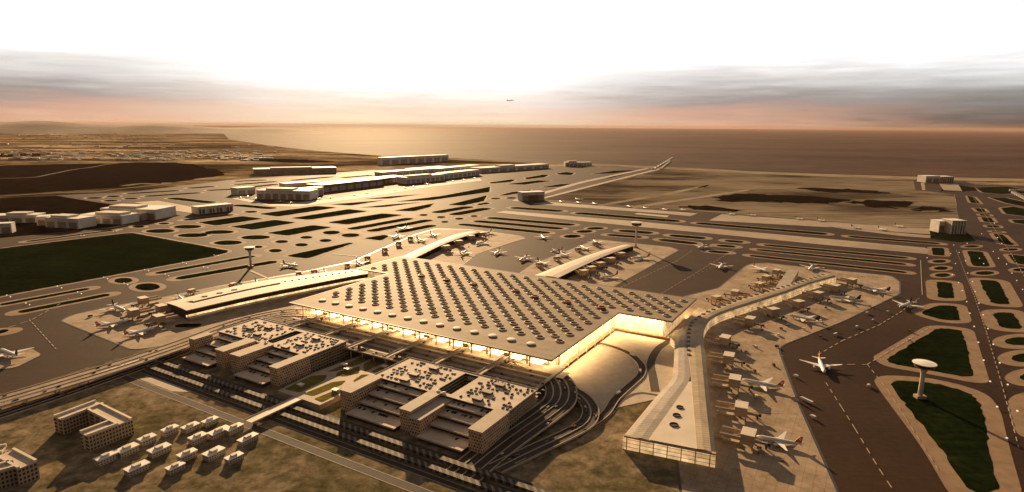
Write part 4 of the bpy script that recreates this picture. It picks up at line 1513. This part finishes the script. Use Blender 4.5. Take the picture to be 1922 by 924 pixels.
# one airliner climbing away over the sea
d = MROT @ Vector(((958 - 961) / F_PX, -(190 - 462) / F_PX, -1))
fl = copy_tree(pN)
for ch in list(fl.children):
    if ch.name.startswith('landing_gear'):
        bpy.data.objects.remove(ch)
fl.location = Vector((0, 0, CAM_H)) + d * 5600
fl.rotation_euler = (R(6), R(-8), R(15))
fl.scale = (1.1, 1.1, 1.1)
fl['label'] = 'airliner climbing away high over the sea in the pale sky'

# ------------------------------------------------------------------ control towers
def tower(x, y, h, rc, lab, s=1.0):
    p = px(x, y)
    e = empty('control_tower', (p.x, p.y, .95), 0, lab, 'control tower')
    m_ = MB()
    m_.lathe([(3.6 * s, -.9), (3.2 * s, h * .35), (3.0 * s, h * .6), (3.8 * s, h * .74), (6.2 * s, h * .84), (rc * .82, h * .9)], 24)
    m_.build('shaft', M['pale'], e, smooth=True)
    m_ = MB()
    m_.lathe([(rc * .82, h * .9), (rc * .95, h * .97)], 28)
    m_.build('cab_glass', M['dark'], e)
    m_ = MB()
    m_.lathe([(rc * .95, h * .97), (rc * 1.08, h * .985), (rc * 1.08, h), (rc * .4, h * 1.015), (.2, h * 1.02)], 28)
    m_.build('cab_roof', M['white'], e)
    m_ = MB()
    m_.lathe([(rc * .84, h * .875), (rc * .9, h * .9), (rc * .84, h * .9)], 28)
    m_.build('gallery', M['brown'], e)
    m_ = MB()
    m_.box(-7 * s, 7 * s, -5 * s, 5 * s, 0, 4.5)
    m_.build('base_building', M['tan'], e)
    return e


tower(471, 502, 58, 14, 'short flared control tower casting a long shadow beside the left pier')
tower(1193, 465, 86, 18.5, 'tall slender pale control tower at the end of the straight pier')
tower(1726, 748, 56, 14.6, 'dark-glazed control tower with wide saucer roof on the dark island at the right')

# ------------------------------------------------------------------ sheds and far buildings
def block(x0, y0, x1, y1, h, depth, name, lab, m='pale', parts=(), ribs=0, roof='white', group=None):
    """a building whose front foot runs between two pixels"""
    a, c = px(x0, y0), px(x1, y1)
    d = c - a
    L = d.length
    ang = math.atan2(d.y, d.x)
    e = empty(name, ((a.x + c.x) / 2, (a.y + c.y) / 2, .6), ang, lab, 'building', group)
    MB().box(-L / 2, L / 2, 0, depth, 0, h).build('wall', M['shedwall' if m == 'pale' else m], e)
    MB().box(-L / 2 - 1, L / 2 + 1, -1, depth + 1, h, h + 1.2).build('roof', M[roof], e)
    n = max(2, min(8, int(L / 40)))
    for i in range(n):
        x = -L / 2 + L * (i + .5) / n
        MB().box(x - L / n * .36, x + L / n * .36, -.35, -.05, .6, h * .62).build('hangar_door', M['steel' if ribs == 0 else 'brown'], e)
    for (fx, fw, hh, fd) in parts:
        MB().box(-L / 2 + fx * L, -L / 2 + (fx + fw) * L, depth * .15, depth * fd, h + 1.25, h + hh).build('roof_storey', M[m], e)
    if ribs:
        for i in range(ribs + 1):
            x = -L / 2 + L * i / ribs
            MB().box(x - 1.5, x + 1.5, -2.5, -.4, 0, h + 2.4).build('rib', M['white'], e)
    return e


block(372, 403, 437, 396, 32, 60, 'ribbed_hangar', 'ribbed pale hangar at the end of the pale strip left of the cargo sheds', ribs=10)
block(-30, 420, 70, 418, 30, 70, 'cargo_shed', 'long low pale shed at the left edge on the dark field', parts=((.4, .4, 9, .9),))
block(70, 424, 105, 422, 34, 60, 'cargo_shed', 'small stepped shed just right of the long shed at the left edge')
block(86, 427, 148, 430, 38, 80, 'cargo_shed', 'stepped double pale shed between the left edge shed and the larger block', parts=((.1, .5, 8, .8),))
block(-20, 440, 23, 438, 36, 40, 'cargo_shed', 'square pale block nearest the big green field at the left edge')
block(152, 419, 230, 422, 34, 90, 'cargo_shed', 'low pale stepped shed in front of the tallest left block', parts=((.3, .6, 10, .8),))
block(190, 410, 293, 413, 42, 130, 'cargo_shed', 'largest pale block of the left cluster with a flat raised roof', parts=((.1, .5, 10, .7),))
block(222, 414, 268, 415, 30, 40, 'cargo_shed', 'dull grey annex in front of the largest left block', m='tan')
block(477, 329, 632, 325, 46, 150, 'warehouse', 'long far warehouse with dark front and lit left end', m='tan', parts=((.2, .5, 8, .8),))
block(716, 310, 842, 303, 74, 60, 'warehouse', 'tall blank pale hall standing alone before the sea')
block(446, 367, 480, 364, 40, 70, 'warehouse', 'small pale shed at the left end of the cargo apron')
block(482, 374, 582, 376, 48, 110, 'warehouse', 'broad stepped pale warehouse at the front of the cargo apron', parts=((.15, .5, 10, .8),))
block(562, 371, 608, 366, 44, 80, 'warehouse', 'pale grey warehouse right of the broad stepped one')
block(536, 361, 604, 356, 50, 80, 'warehouse', 'bright roofed warehouse behind the broad stepped one')
block(604, 362, 720, 348, 44, 130, 'warehouse', 'long warehouse with dark front and glowing roof in the middle of the cargo row', m='brown')
block(722, 346, 762, 341, 40, 120, 'warehouse', 'brown fronted warehouse between the two long glowing roofs', m='brown')
block(762, 346, 834, 339, 46, 90, 'warehouse', 'pale warehouse in the right half of the cargo row', parts=((.1, .6, 8, .8),))
block(834, 337, 900, 329, 44, 90, 'warehouse', 'pale warehouse at the right end of the cargo row')
block(718, 334, 815, 326, 42, 90, 'warehouse', 'dim roofed warehouse in the second cargo row')
block(775, 327, 838, 321, 40, 90, 'warehouse', 'small far warehouse behind the second cargo row')
block(824, 326, 900, 318, 40, 110, 'warehouse', 'long far warehouse near the shore, left of two joined ones')
block(902, 325, 1030, 316, 40, 140, 'warehouse', 'long flat pale warehouse on the shore with a small raised hall', parts=((.3, .2, 12, .7),))
block(1061, 313, 1092, 313, 42, 90, 'shore_hall', 'cluster hall with stepped roof at the shore, left part', parts=((.2, .5, 14, .7),))
block(1090, 312, 1111, 311, 36, 60, 'shore_hall', 'low pale hall joined to the right of the stepped shore hall')
e = block(980, 378, 1022, 376, 46, 60, 'gateway_hall', 'pale gateway-shaped hall with a wide dark opening beside the runway crossing')
MB().box(-30, 30, -.8, -.4, 0, 30).build('wide_opening', M['brown'], e)
block(1737, 343, 1763, 343, 48, 90, 'terminal_hall', 'pale hall left half of the pair by the far right shore')
block(1765, 343, 1789, 343, 44, 90, 'terminal_hall', 'striped hall right half of the pair by the far right shore', m='tan', ribs=6)
block(1761, 437, 1784, 437, 44, 50, 'fire_station', 'pale square block on the green plot at the right')
block(1784, 440, 1810, 440, 52, 55, 'fire_station', 'taller brown ribbed block on the green plot at the right', m='tan', ribs=5)

# the far plain behind the woods is sprinkled with little pale buildings
b = MB()
for k in range(420):
    x, y = random.uniform(-40, 520), random.choice((random.uniform(249, 262), random.uniform(262, 302), random.uniform(284, 302)))
    if x > 330 and y < 272 or (x < 420 and y > 303):
        continue
    p = px(x, y)
    a, c, h = random.uniform(18, 60), random.uniform(10, 22), random.uniform(6, 20)
    t = random.uniform(0, 3.14)
    q = [Vector((p.x + math.cos(t) * i * a - math.sin(t) * j * c, p.y + math.sin(t) * i * a + math.cos(t) * j * c, 0)) for i, j in ((-1, -1), (1, -1), (1, 1), (-1, 1))]
    b.prism(q, .2, h)
tag(b.build('distant_settlement', M['pale']), kind='stuff')

# approach light jetties over the water
for (pts, lab) in ((([(1226, 317), (1262, 296)], [(1240, 317), (1258, 302)]), 'twin armed approach light jetty running into the sea beyond the runway end'),
                   (([(1902, 361), (1930, 375)], [(1898, 357), (1935, 358)]), 'pale light jetty at the right edge beyond the green strips')):
    base = px(*pts[0][0])
    e = empty('light_jetty', (base.x, base.y, 1.6), 0, lab, 'jetty')
    for q in pts:
        a, c = px(*q[0], 8), px(*q[1], 8)
        m_ = MB()
        m_.strip(*ribbon([a.lerp(c, t / 8) for t in range(9)], -9, 9))
        m_.build('walkway', M['white'], e, (base.x, base.y, 1.6))
        for t in range(9):
            p = a.lerp(c, t / 8)
            s_ = MB()
            s_.box(p.x - 12, p.x + 12, p.y - 3, p.y + 3, 1.6, 14)
            s_.build('light_frame', M['white'], e, (base.x, base.y, 1.6))

# ------------------------------------------------------------------ elevated roads
TRAFFIC = []


def viaduct(name, lab, path, w, lanes, z_cols=True, mroad='road', kerbs=True, thick=1.6, col_every=3):
    o_ = path[len(path) // 2].copy()
    o_.z = .6
    e = empty(name, o_, 0, lab, 'elevated road')
    if name in ('elevated_highway', 'ramp_road', 'lower_highway'):
        TRAFFIC.append((path, lanes, {'elevated_highway': 'on the bright elevated highway', 'ramp_road': 'on the looping ramps', 'lower_highway': 'on the dark lower road'}[name]))
    L, Q = ribbon(path, -w / 2, w / 2)
    n = len(L)
    dk = MB()
    dn = Vector((0, 0, -thick))
    vs = L + Q + [p + dn for p in Q] + [p + dn for p in L]
    fs = []
    for i in range(n - 1):
        for k in range(4):
            a, b2 = k * n, ((k + 1) % 4) * n
            fs.append((a + i, b2 + i, b2 + i + 1, a + i + 1))
    fs += [(0, 3 * n, 2 * n, n), (n - 1, 2 * n - 1, 3 * n - 1, 4 * n - 1)]
    dk.add(vs, fs)
    dk.build('deck', M['deck'], e, o_)
    for (a, c) in lanes:
        r_ = MB()
        r_.strip(*ribbon(path, a, c, .1))
        r_.build('road_lane', M[mroad], e, o_)
    if kerbs:
        edges = [-w / 2, w / 2 - .9] + [c for (a, c) in lanes[:-1]]
        for q in edges:
            k = side_wall([p + Vector((0, 0, 0)) for p in path], 0, 1, q, .9)
            nn = len(path)
            k.v = [(v[0], v[1], path[i % nn].z + .12 + (1.1 if nn <= i < 3 * nn else -.3)) for i, v in enumerate(k.v)]
            k.build('parapet', M['kerb'], e, o_)
    if z_cols:
        for i in range(1, n - 1, col_every):
            p = path[i]
            if p.z > 4:
                c = MB()
                c.lathe([(1.1, .6), (1.1, p.z - thick)], 8, off=(p.x, p.y, 0))
                c.build('column', M['pale'], e, o_)
    return e


def zpath(pts, n=6):
    return smooth_path([px(x, y, z) for x, y, z in pts], n)


viaduct('elevated_highway', 'broad bright elevated highway sweeping from the terminal forecourt to the lower left', zpath([(590, 588, 20), (535, 588, 20), (480, 598, 18), (425, 615, 15), (365, 638, 13), (300, 661, 12), (225, 686, 12), (130, 715, 12), (0, 753, 12), (-120, 786, 12)]),
        46, [(-21, -8), (-6, 6), (8, 21)], mroad='concrete')
viaduct('ramp_road', 'four lane looping ramp round the right end of the right car park', zpath([(958, 676, 20), (1000, 690, 19), (1036, 706, 17), (1052, 726, 15), (1050, 752, 13), (1022, 777, 10), (980, 806, 6), (925, 846, 3), (860, 900, 1.5)]),
        47, [(-22, -12), (-10, 0), (2, 11), (13, 22)])
viaduct('ramp_road', 'outer ramp curving round the loop beside the lit forecourt', zpath([(1062, 728, 6), (1092, 745, 6), (1108, 768, 5.5), (1102, 792, 5), (1068, 814, 4), (1000, 846, 3), (930, 880, 2)]), 24, [(-11, -1), (1, 11)], col_every=4)
viaduct('service_road', 'dark winding service road crossing the lit yard right of the terminal', zpath([(1090, 640, 1.6), (1138, 648, 1.6), (1180, 664, 1.6), (1203, 684, 1.6), (1203, 704, 1.6), (1180, 726, 1.6), (1156, 748, 1.6), (1135, 778, 1.6), (1095, 804, 1.6), (1040, 828, 1.6), (960, 868, 1.6)]),
        13, [(-6, 6)], z_cols=False, thick=.5)
viaduct('service_road', 'brown yard road beside the grey side of the near pier leg', zpath([(1256, 640, 1.3), (1235, 655, 1.3), (1222, 680, 1.3), (1226, 710, 1.3), (1230, 735, 1.3)]), 16, [(-7, 7)], z_cols=False, thick=.3, kerbs=False)
viaduct('service_road', 'thin yard road branching below the near pier leg', zpath([(1236, 742, 1.3), (1200, 738, 1.3), (1170, 750, 1.3), (1140, 782, 1.3), (1085, 822, 1.3)]), 6, [(-2.6, 2.6)], z_cols=False, thick=.3, kerbs=False)
viaduct('lower_highway', 'dark lower road running below the elevated highway at the left', zpath([(420, 636, 1.3), (360, 655, 1.3), (300, 678, 1.3), (220, 706, 1.3), (100, 748, 1.3), (-60, 800, 1.3)]), 22, [(-10, -1), (1, 10)], z_cols=False, thick=.5)
sheet('yard', [[(1070, 715), (1045, 690), (1060, 650), (1120, 610), (1180, 605), (1268, 620), (1268, 715), (1228, 750), (1160, 765), (1125, 785), (1110, 750)]], 1.05, M['paving'])
tag(bpy.data.objects['yard'], kind='structure')

# commuter train on its own low viaduct
tp = zpath([(372, 643, 8), (300, 667, 8), (225, 692, 8), (140, 720, 8), (0, 763, 8), (-80, 788, 8)], 14)
viaduct('railway_viaduct', 'narrow railway viaduct carrying a pale train beside the bright highway', tp, 9, [(-3, 3)], thick=1.2, col_every=5)
L_ = [0]
for i in range(1, len(tp)):
    L_.append(L_[-1] + (tp[i] - tp[i - 1]).length)


def along(s):
    for i in range(1, len(tp)):
        if L_[i] >= s:
            t = (s - L_[i - 1]) / (L_[i] - L_[i - 1])
            return tp[i - 1].lerp(tp[i], t), (tp[i] - tp[i - 1]).normalized()
    return tp[-1], (tp[-1] - tp[-2]).normalized()


p, d = along(L_[-1] * .55)
tr = empty('train', (p.x, p.y, 8.4), 0, 'long pale commuter train on the low viaduct beside the bright highway', 'train')
s = 120
while s < L_[-1] - 25:
    q, d = along(s)
    c = MB()
    c.add([(x, y, z) for x in (-11, 11) for (y, z) in ((-1.6, .6), (1.6, .6), (1.7, 2.6), (1.2, 4.0), (-1.2, 4.0), (-1.7, 2.6))],
          [(0, 1, 2, 3, 4, 5), (11, 10, 9, 8, 7, 6)] + [(i, i + 6, (i + 1) % 6 + 6, (i + 1) % 6) for i in range(6)])
    o = c.build('carriage', M['white'], tr)
    o.location = (q.x - p.x, q.y - p.y, 0)
    o.rotation_euler = (0, 0, math.atan2(d.y, d.x))
    k = MB()
    for sd in (1, -1):
        k.box(-10, 10, min(sd * 1.68, sd * 1.74), max(sd * 1.68, sd * 1.74), 1.9, 2.7)
    k.build('window_band', M['dark'], o)
    s += 23.5

# ------------------------------------------------------------------ cars
def car_mesh(k):
    b = MB()
    lower = [(-2.2, -.9), (2.2, -.9), (2.2, .9), (-2.2, .9)]
    b.prism([(x, y, 0) for x, y in lower], .3, .95)
    up0 = [(-1.7, -.82), (1.1, -.82), (1.1, .82), (-1.7, .82)]
    up1 = [(-1.2, -.68), (.4, -.68), (.4, .68), (-1.2, .68)]
    b.add([(x, y, .95) for x, y in up0] + [(x, y, 1.5) for x, y in up1], [(0, 1, 5, 4), (1, 2, 6, 5), (2, 3, 7, 6), (3, 0, 4, 7), (4, 5, 6, 7)])
    for x in (-1.4, 1.4):
        for y in (-.8, .8):
            b.box(x - .32, x + .32, y - .12, y + .12, 0, .55)
    b.v = [(x * 1.15, y * 1.15, z * 1.15) for x, y, z in b.v]
    me = bpy.data.meshes.new('car')
    me.from_pydata(b.v, [], b.f)
    me.materials.append(M['carpaint%d' % k])
    return me


CARS = [car_mesh(k) for k in range(4)]
COLN = ['dark', 'white', 'red', 'grey']
CAR_SPOTS = []


def spot(u, v, z, a, place, colour=None):
    k = colour if colour is not None else random.choices(range(4), (.68, .09, .08, .15))[0]
    p = uv(u, v, z)
    if z < 0:
        p = Vector((p.x * KD, p.y * KD, 20.0 + .14))
    CAR_SPOTS.append((p, TA + a + random.uniform(-.03, .03), k, place))


for (u0, u1, s0, s1, t0, place) in ((-582, -352, -470, -444, -178, 'on the roof deck of the left car park'), (-200, 28, -93, -61, -184, 'on the roof deck of the right car park')):
    for r_ in range(9):
        v = -(110 if u0 < -500 else 114) - r_ * 8.6
        u = u0 + 4
        while u < u1 - 3:
            u += 3.6
            if s0 - 3 < u < s1 + 3 and v > t0 - 4:
                continue
            if any(abs(u - h[0]) < 10 and abs(v - h[1]) < 8 for h in HOODS):
                continue
            if random.random() < .30:
                spot(u, v + random.uniform(-.5, .5), 30.02, math.pi / 2, place)
for (a, c, lab) in ((-574, -502, 'left car park'), (-436, -363, 'left car park'), (-184, -95, 'right car park'), (-58, 14, 'right car park')):
    vb = -188 if lab[0] == 'l' else -192
    for (dv, z) in ((-4, 25.02), (-18, 19.02), (-39, 13.02), (-56, 7.02)):
        u = a + 3
        while u < c - 3:
            u += 4.2
            if random.random() < .26:
                spot(u, vb + dv, z, math.pi / 2, 'on a terraced front deck of the ' + lab)
for v in (-89, -83, -70, -66, -50, -31, -15):
    u = -620
    while u < -10:
        u += random.uniform(16, 90)
        spot(u, v, -1, 0, 'on the forecourt lanes in front of the terminal', random.choice((0, 0, 0, 1, 3)))
for path, lanes, where in TRAFFIC:
    for k in range(26):
        i = random.randrange(1, len(path) - 1)
        a, c = random.choice(lanes)
        d = (path[i + 1] - path[i])
        p = path[i].lerp(path[i + 1], random.random()) + Vector((d.y, -d.x, 0)).normalized() * random.uniform(a + 1.6, c - 1.6)
        CAR_SPOTS.append((Vector((p.x, p.y, p.z + .12)), math.atan2(d.y, d.x), random.choice((0, 0, 1, 3, 2)), where))
CAR_SPOTS.sort(key=lambda c: c[0].length)
for (p, a, k, place) in CAR_SPOTS[:290]:
    o = bpy.data.objects.new('car', CARS[k])
    C.objects.link(o)
    o.location, o.rotation_euler = p, (0, 0, a)
    tag(o, 'small %s car %s' % (COLN[k], place), 'car', '%s cars %s' % (COLN[k], place))
if len(CAR_SPOTS) > 290:
    b = MB()
    for (p, a, k, place) in CAR_SPOTS[290:]:
        me = CARS[k]
        ca, sa = math.cos(a), math.sin(a)
        b.add([(p.x + v.co.x * ca - v.co.y * sa, p.y + v.co.x * sa + v.co.y * ca, p.z + v.co.z) for v in me.vertices], [tuple(f.vertices) for f in me.polygons], k)
    tag(b.build('parked_cars', [M['carpaint%d' % k] for k in range(4)]), kind='stuff')
print('cars', len(CAR_SPOTS))

# ------------------------------------------------------------------ apron vehicles
def service_van(x, y, a, lab, L=9, m='carpaint1'):
    p = px(x, y)
    e = empty('service_vehicle', (p.x, p.y, 1.25), a, lab, 'service vehicle')
    MB().box(-L / 2, L / 2 - 2.4, -1.6, 1.6, .9, 4.2).build('cargo_body', M[m], e)
    c = MB()
    c.add([(L / 2 - 2.3, -1.5, .8), (L / 2, -1.5, .8), (L / 2, 1.5, .8), (L / 2 - 2.3, 1.5, .8), (L / 2 - 2.3, -1.5, 3.2), (L / 2 - .7, -1.5, 3.2), (L / 2 - .7, 1.5, 3.2), (L / 2 - 2.3, 1.5, 3.2)],
          [(3, 2, 1, 0), (4, 5, 6, 7), (0, 1, 5, 4), (1, 2, 6, 5), (2, 3, 7, 6), (3, 0, 4, 7)])
    c.build('cab', M[m], e)
    for wx in (-L / 2 + 1.6, L / 2 - 1.4):
        for wy in (-1.45, 1.45):
            w = MB()
            w.lathe([(.6, -.25), (.6, .25)], 10)
            w.v = [(vx + wx, vz + wy, vy + .6) for vx, vy, vz in w.v]
            w.build('wheel', M['dark'], e)
    return e


dl = math.radians(35)
VEH = [((1627, 590), 'white van leading the line of vehicles along the right apron edge', 11, 'carpaint1'), ((1666, 588), 'white van on the dark tarmac nearest the taxiing airliner tip', 8, 'carpaint1'),
       ((1638, 604), 'white van behind the leading van on the dark tarmac', 8, 'carpaint1'), ((1608, 616), 'white van in the middle of the line on the dark tarmac', 9, 'carpaint1'),
       ((1568, 630), 'large white truck at the lower end of the line on the dark tarmac', 13, 'carpaint1'), ((1540, 634), 'small brown tug behind the large white truck', 7, 'carpaint2'),
       ((1707, 641), 'white van beside the edge of the big dark triangular island', 9, 'carpaint1'), ((1708, 624), 'brown tug near the edge of the big triangular island', 7, 'carpaint2'),
       ((1493, 709), 'white van just left of the taxiing airliner wing', 9, 'carpaint1'), ((1630, 727), 'white van on open tarmac right of the taxiing airliner', 9, 'carpaint1'),
       ((1513, 755), 'long white bus driving along the slanted apron edge', 22, 'carpaint1'), ((1525, 786), 'white van following the long white bus', 9, 'carpaint1'),
       ((1417, 653), 'white truck on the apron below the bend of the pier', 12, 'carpaint1'), ((1461, 631), 'white truck on the apron below the dark tailed airliner', 9, 'carpaint1'),
       ((1458, 653), 'dark tug close to the corner of the right apron', 7, 'carpaint0'), ((1452, 688), 'dark tug on the apron left of the slanted edge', 7, 'carpaint0'),
       ((1416, 699), 'orange brown tug behind the gate with the orange tailed airliner', 7, 'carpaint2'), ((1466, 619), 'brown tug near the first lower gate aircraft', 6, 'carpaint2'),
       ((1508, 620), 'pale loader on the apron under the airliner shadow', 8, 'carpaint1'), ((1542, 608), 'white tug below the tail of the second lower gate airliner', 8, 'carpaint1'),
       ((1419, 747), 'white van on the apron below the fourth near gate', 8, 'carpaint1'), ((170, 596), 'lone dark tanker on the left apron near its rounded tip', 9, 'carpaint0'),
       ((1550, 580), 'grey tug on the far apron arm', 7, 'carpaint3'), ((1480, 612), 'white tug near the engine of the second lower gate airliner', 7, 'carpaint1')]
for (p, lab, L, m_) in VEH:
    service_van(p[0], p[1], dl if p[0] > 1530 else (math.radians(115) if p[0] < 1530 and p[0] > 1490 else random.uniform(0, 3)), lab, L, m_)
for i, (x, y) in enumerate(((1188, 669), (1201, 699), (1160, 741))):
    o = service_van(x, y, (-.9, 1.5, .8)[i], 'bus on the dark winding yard road, %s' % ('nearest the terminal', 'at its tightest bend', 'on its lower stretch')[i], 12)
    o.name = 'shuttle_bus'
    o['category'] = 'bus'

# baggage carts round the stands
def cart_mesh():
    k = MB()
    k.box(-2.2, 2.2, -1, 1, .55, .8)
    k.box(-2.0, .4, -.9, .9, .8, 2.3)
    k.box(1.2, 2.2, -.8, .8, .8, 1.9)
    for x in (-1.5, 1.5):
        for y in (-.85, .85):
            k.box(x - .35, x + .35, y - .15, y + .15, 0, .6)
    return k


ck = cart_mesh()
cart0 = None
for i, (p, path, lab, sd) in enumerate(GATES):
    if sd not in (1, -1, 0, 2):
        continue
    for k in range(3):
        if cart0 is None:
            o = cart0 = ck.build('baggage_cart', M['carpaint3'])
        else:
            o = cart0.copy()
            C.objects.link(o)
        o.location = (p.x + random.uniform(-14, 34), p.y + random.uniform(-38, 12), 1.0)
        o.rotation_euler = (0, 0, random.uniform(0, 6.28))
        wh = {1: 'the right pier gates', -1: 'the upper gates of the right pier', 0: 'the left pier tip', 2: 'the gates of the back piers'}[sd]
        o.scale = (1.25, 1.25, 1.25)
        tag(o, 'small grey baggage cart standing by ' + wh, 'baggage cart', 'baggage carts by ' + wh)

# taxiway edge lights in pairs
lamp = empty('taxiway_light', (0, 0, 0), 0, 'x', 'airfield light')
MB().box(-.25, .25, -.25, .25, 0, 1.6).build('post', M['steel'], lamp)
m_ = MB()
m_.lathe([(.5, 1.6), (1.25, 2.2), (1.25, 3.0), (.3, 3.6)], 10)
m_.build('lamp_head', M['bulb'], lamp)
index_kids()
LAMPS = [(1793, 497), (1812, 492), (1787, 518), (1816, 515), (1799, 533), (1825, 531), (1806, 548), (1830, 550), (1814, 569), (1837, 572), (1820, 591), (1845, 594), (1828, 616), (1854, 620), (1836, 646), (1864, 650),
         (1846, 680), (1876, 685), (1858, 720), (1891, 726), (1871, 768), (1909, 776), (1889, 827), (1740, 486), (1864, 474), (1874, 487), (1889, 498), (1899, 515), (1908, 529), (1919, 546), (1784, 478), (1800, 476), (1790, 462),
         (13, 557), (20, 560), (49, 572), (56, 575), (108, 540), (116, 543), (146, 551), (153, 554), (195, 523), (202, 526), (233, 534), (240, 537), (272, 509), (279, 511), (310, 517), (317, 520), (343, 495), (350, 497), (382, 504), (390, 505),
         (152, 444), (158, 444), (213, 436), (219, 436), (402, 481), (410, 482), (1850, 396), (1866, 421), (1842, 441), (1872, 448), (1880, 459), (1815, 459), (1838, 487), (1846, 497)]
for i, (x, y) in enumerate(LAMPS):
    o = lamp if i == 0 else copy_tree(lamp)
    p = px(x, y)
    o.location = (p.x, p.y, .75)
    right = x > 900
    o['label'] = 'small white taxiway light %s' % ('beside the dark right-hand taxiways' if right else 'beside the brown taxiways round the big left field')
    o['group'] = 'taxiway lights, right field' if right else 'taxiway lights, left field'
    s_ = 1.1 if y > 460 else 1.3
    o.scale = (s_, s_, s_)

# ------------------------------------------------------------------ lower left settlement
def u_building(p0, p1, p2, p3, lab):
    """courtyard building open on one side; roof corners as pixels at 24 m"""
    z = 24
    A, B, Cc, D = [px(*p, z) for p in (p0, p1, p2, p3)]
    o_ = Vector(((A.x + Cc.x) / 2, (A.y + Cc.y) / 2, .7))
    e = empty('courtyard_building', o_, 0, lab, 'building')
    w = 20
    for (s, t, sh_) in ((A, B, 0), (B, Cc, w), (Cc, D, w)):
        d = (t - s).normalized()
        nrm = Vector((d.y, -d.x, 0))
        a, c = s + d * sh_, t
        q = [a, c, c + nrm * w, a + nrm * w]
        m_ = MB()
        m_.prism(q, .7, z - 3)
        m_.build('wing_wall', M['courtwall'], e, o_)
        m_ = MB()
        qq = offset([Vector((p.x, p.y, 0)) for p in q], -.05)
        m_.prism(qq, z - 3, z - 2.4)
        m_.build('wing_roof', M['deck'], e, o_)
        for (x0, x1) in ((0, 3), (w - 3, w)):
            rr = [a + nrm * x0, c + nrm * x0, c + nrm * x1, a + nrm * x1]
            m_ = MB()
            m_.prism(rr, z - 2.4, z + (.0 if x0 else .02))
            m_.build('parapet', M['pale'], e, o_)
    return e


u_building((100, 779), (178, 750), (248, 784), (164, 816), 'courtyard building with pale parapets, open on its near side, on the lower left field')
u_building((-90, 850), (12, 832), (70, 862), (-60, 900), 'courtyard building at the bottom left corner')
HS = [(277, 832), (320, 815), (358, 808), (395, 797), (412, 818), (372, 830), (440, 812), (466, 830), (240, 852), (300, 852), (402, 858), (352, 862), (200, 868), (330, 885), (440, 866), (258, 886)]
hw_ = ['nearest the left of the village', 'third along the upper row', 'second from the right in the upper row', 'last in the upper row under the highway', 'under the bridge foot', 'in the middle of the second row', 'beside the road crossing',
       'alone right of the road', 'at the lower left', 'in the lower middle', 'lower right of the village', 'bottom row centre', 'bottom row far left', 'bottom row, third from left', 'below the lone house by the road', 'bottom row, second from left']
for i, (x, y) in enumerate(HS):
    p = px(x, y)
    e = empty('house', (p.x, p.y, .7), TA + math.pi / 2 + random.uniform(-.05, .05), 'small pale flat-roofed house, ' + hw_[i], 'house', 'houses of the lower left village')
    a, c, h = random.uniform(9, 13), random.uniform(4.5, 6), random.uniform(5.5, 7.5)
    MB().box(-a, a, -c, c, 0, h).build('wall', M['housewall'], e)
    MB().box(-a - .7, a + .7, -c - .7, c + .7, h, h + 1).build('roof', M['white'], e)
    MB().box(-a * .4, a * .3, -c * .6, c * .5, h + 1.01, h + 3.4).build('roof_storey', M['pale'], e)

# ------------------------------------------------------------------ evening haze
hz = MB()
hz.box(-165000, 165000, -3200, 192000, -1, 620)
hm = bpy.data.materials.new('haze')
hm.use_nodes = True
hm.node_tree.nodes.clear()
ho = hm.node_tree.nodes.new('ShaderNodeOutputMaterial')
hv = hm.node_tree.nodes.new('ShaderNodeVolumePrincipled')
hv.inputs['Color'].default_value = (.52, .355, .30, 1)
hv.inputs['Density'].default_value = HAZE_DENSITY
hv.inputs['Anisotropy'].default_value = HAZE_G
hm.node_tree.links.new(hv.outputs[0], ho.inputs['Volume'])
h = hz.build('haze', hm)
tag(h, kind='stuff')
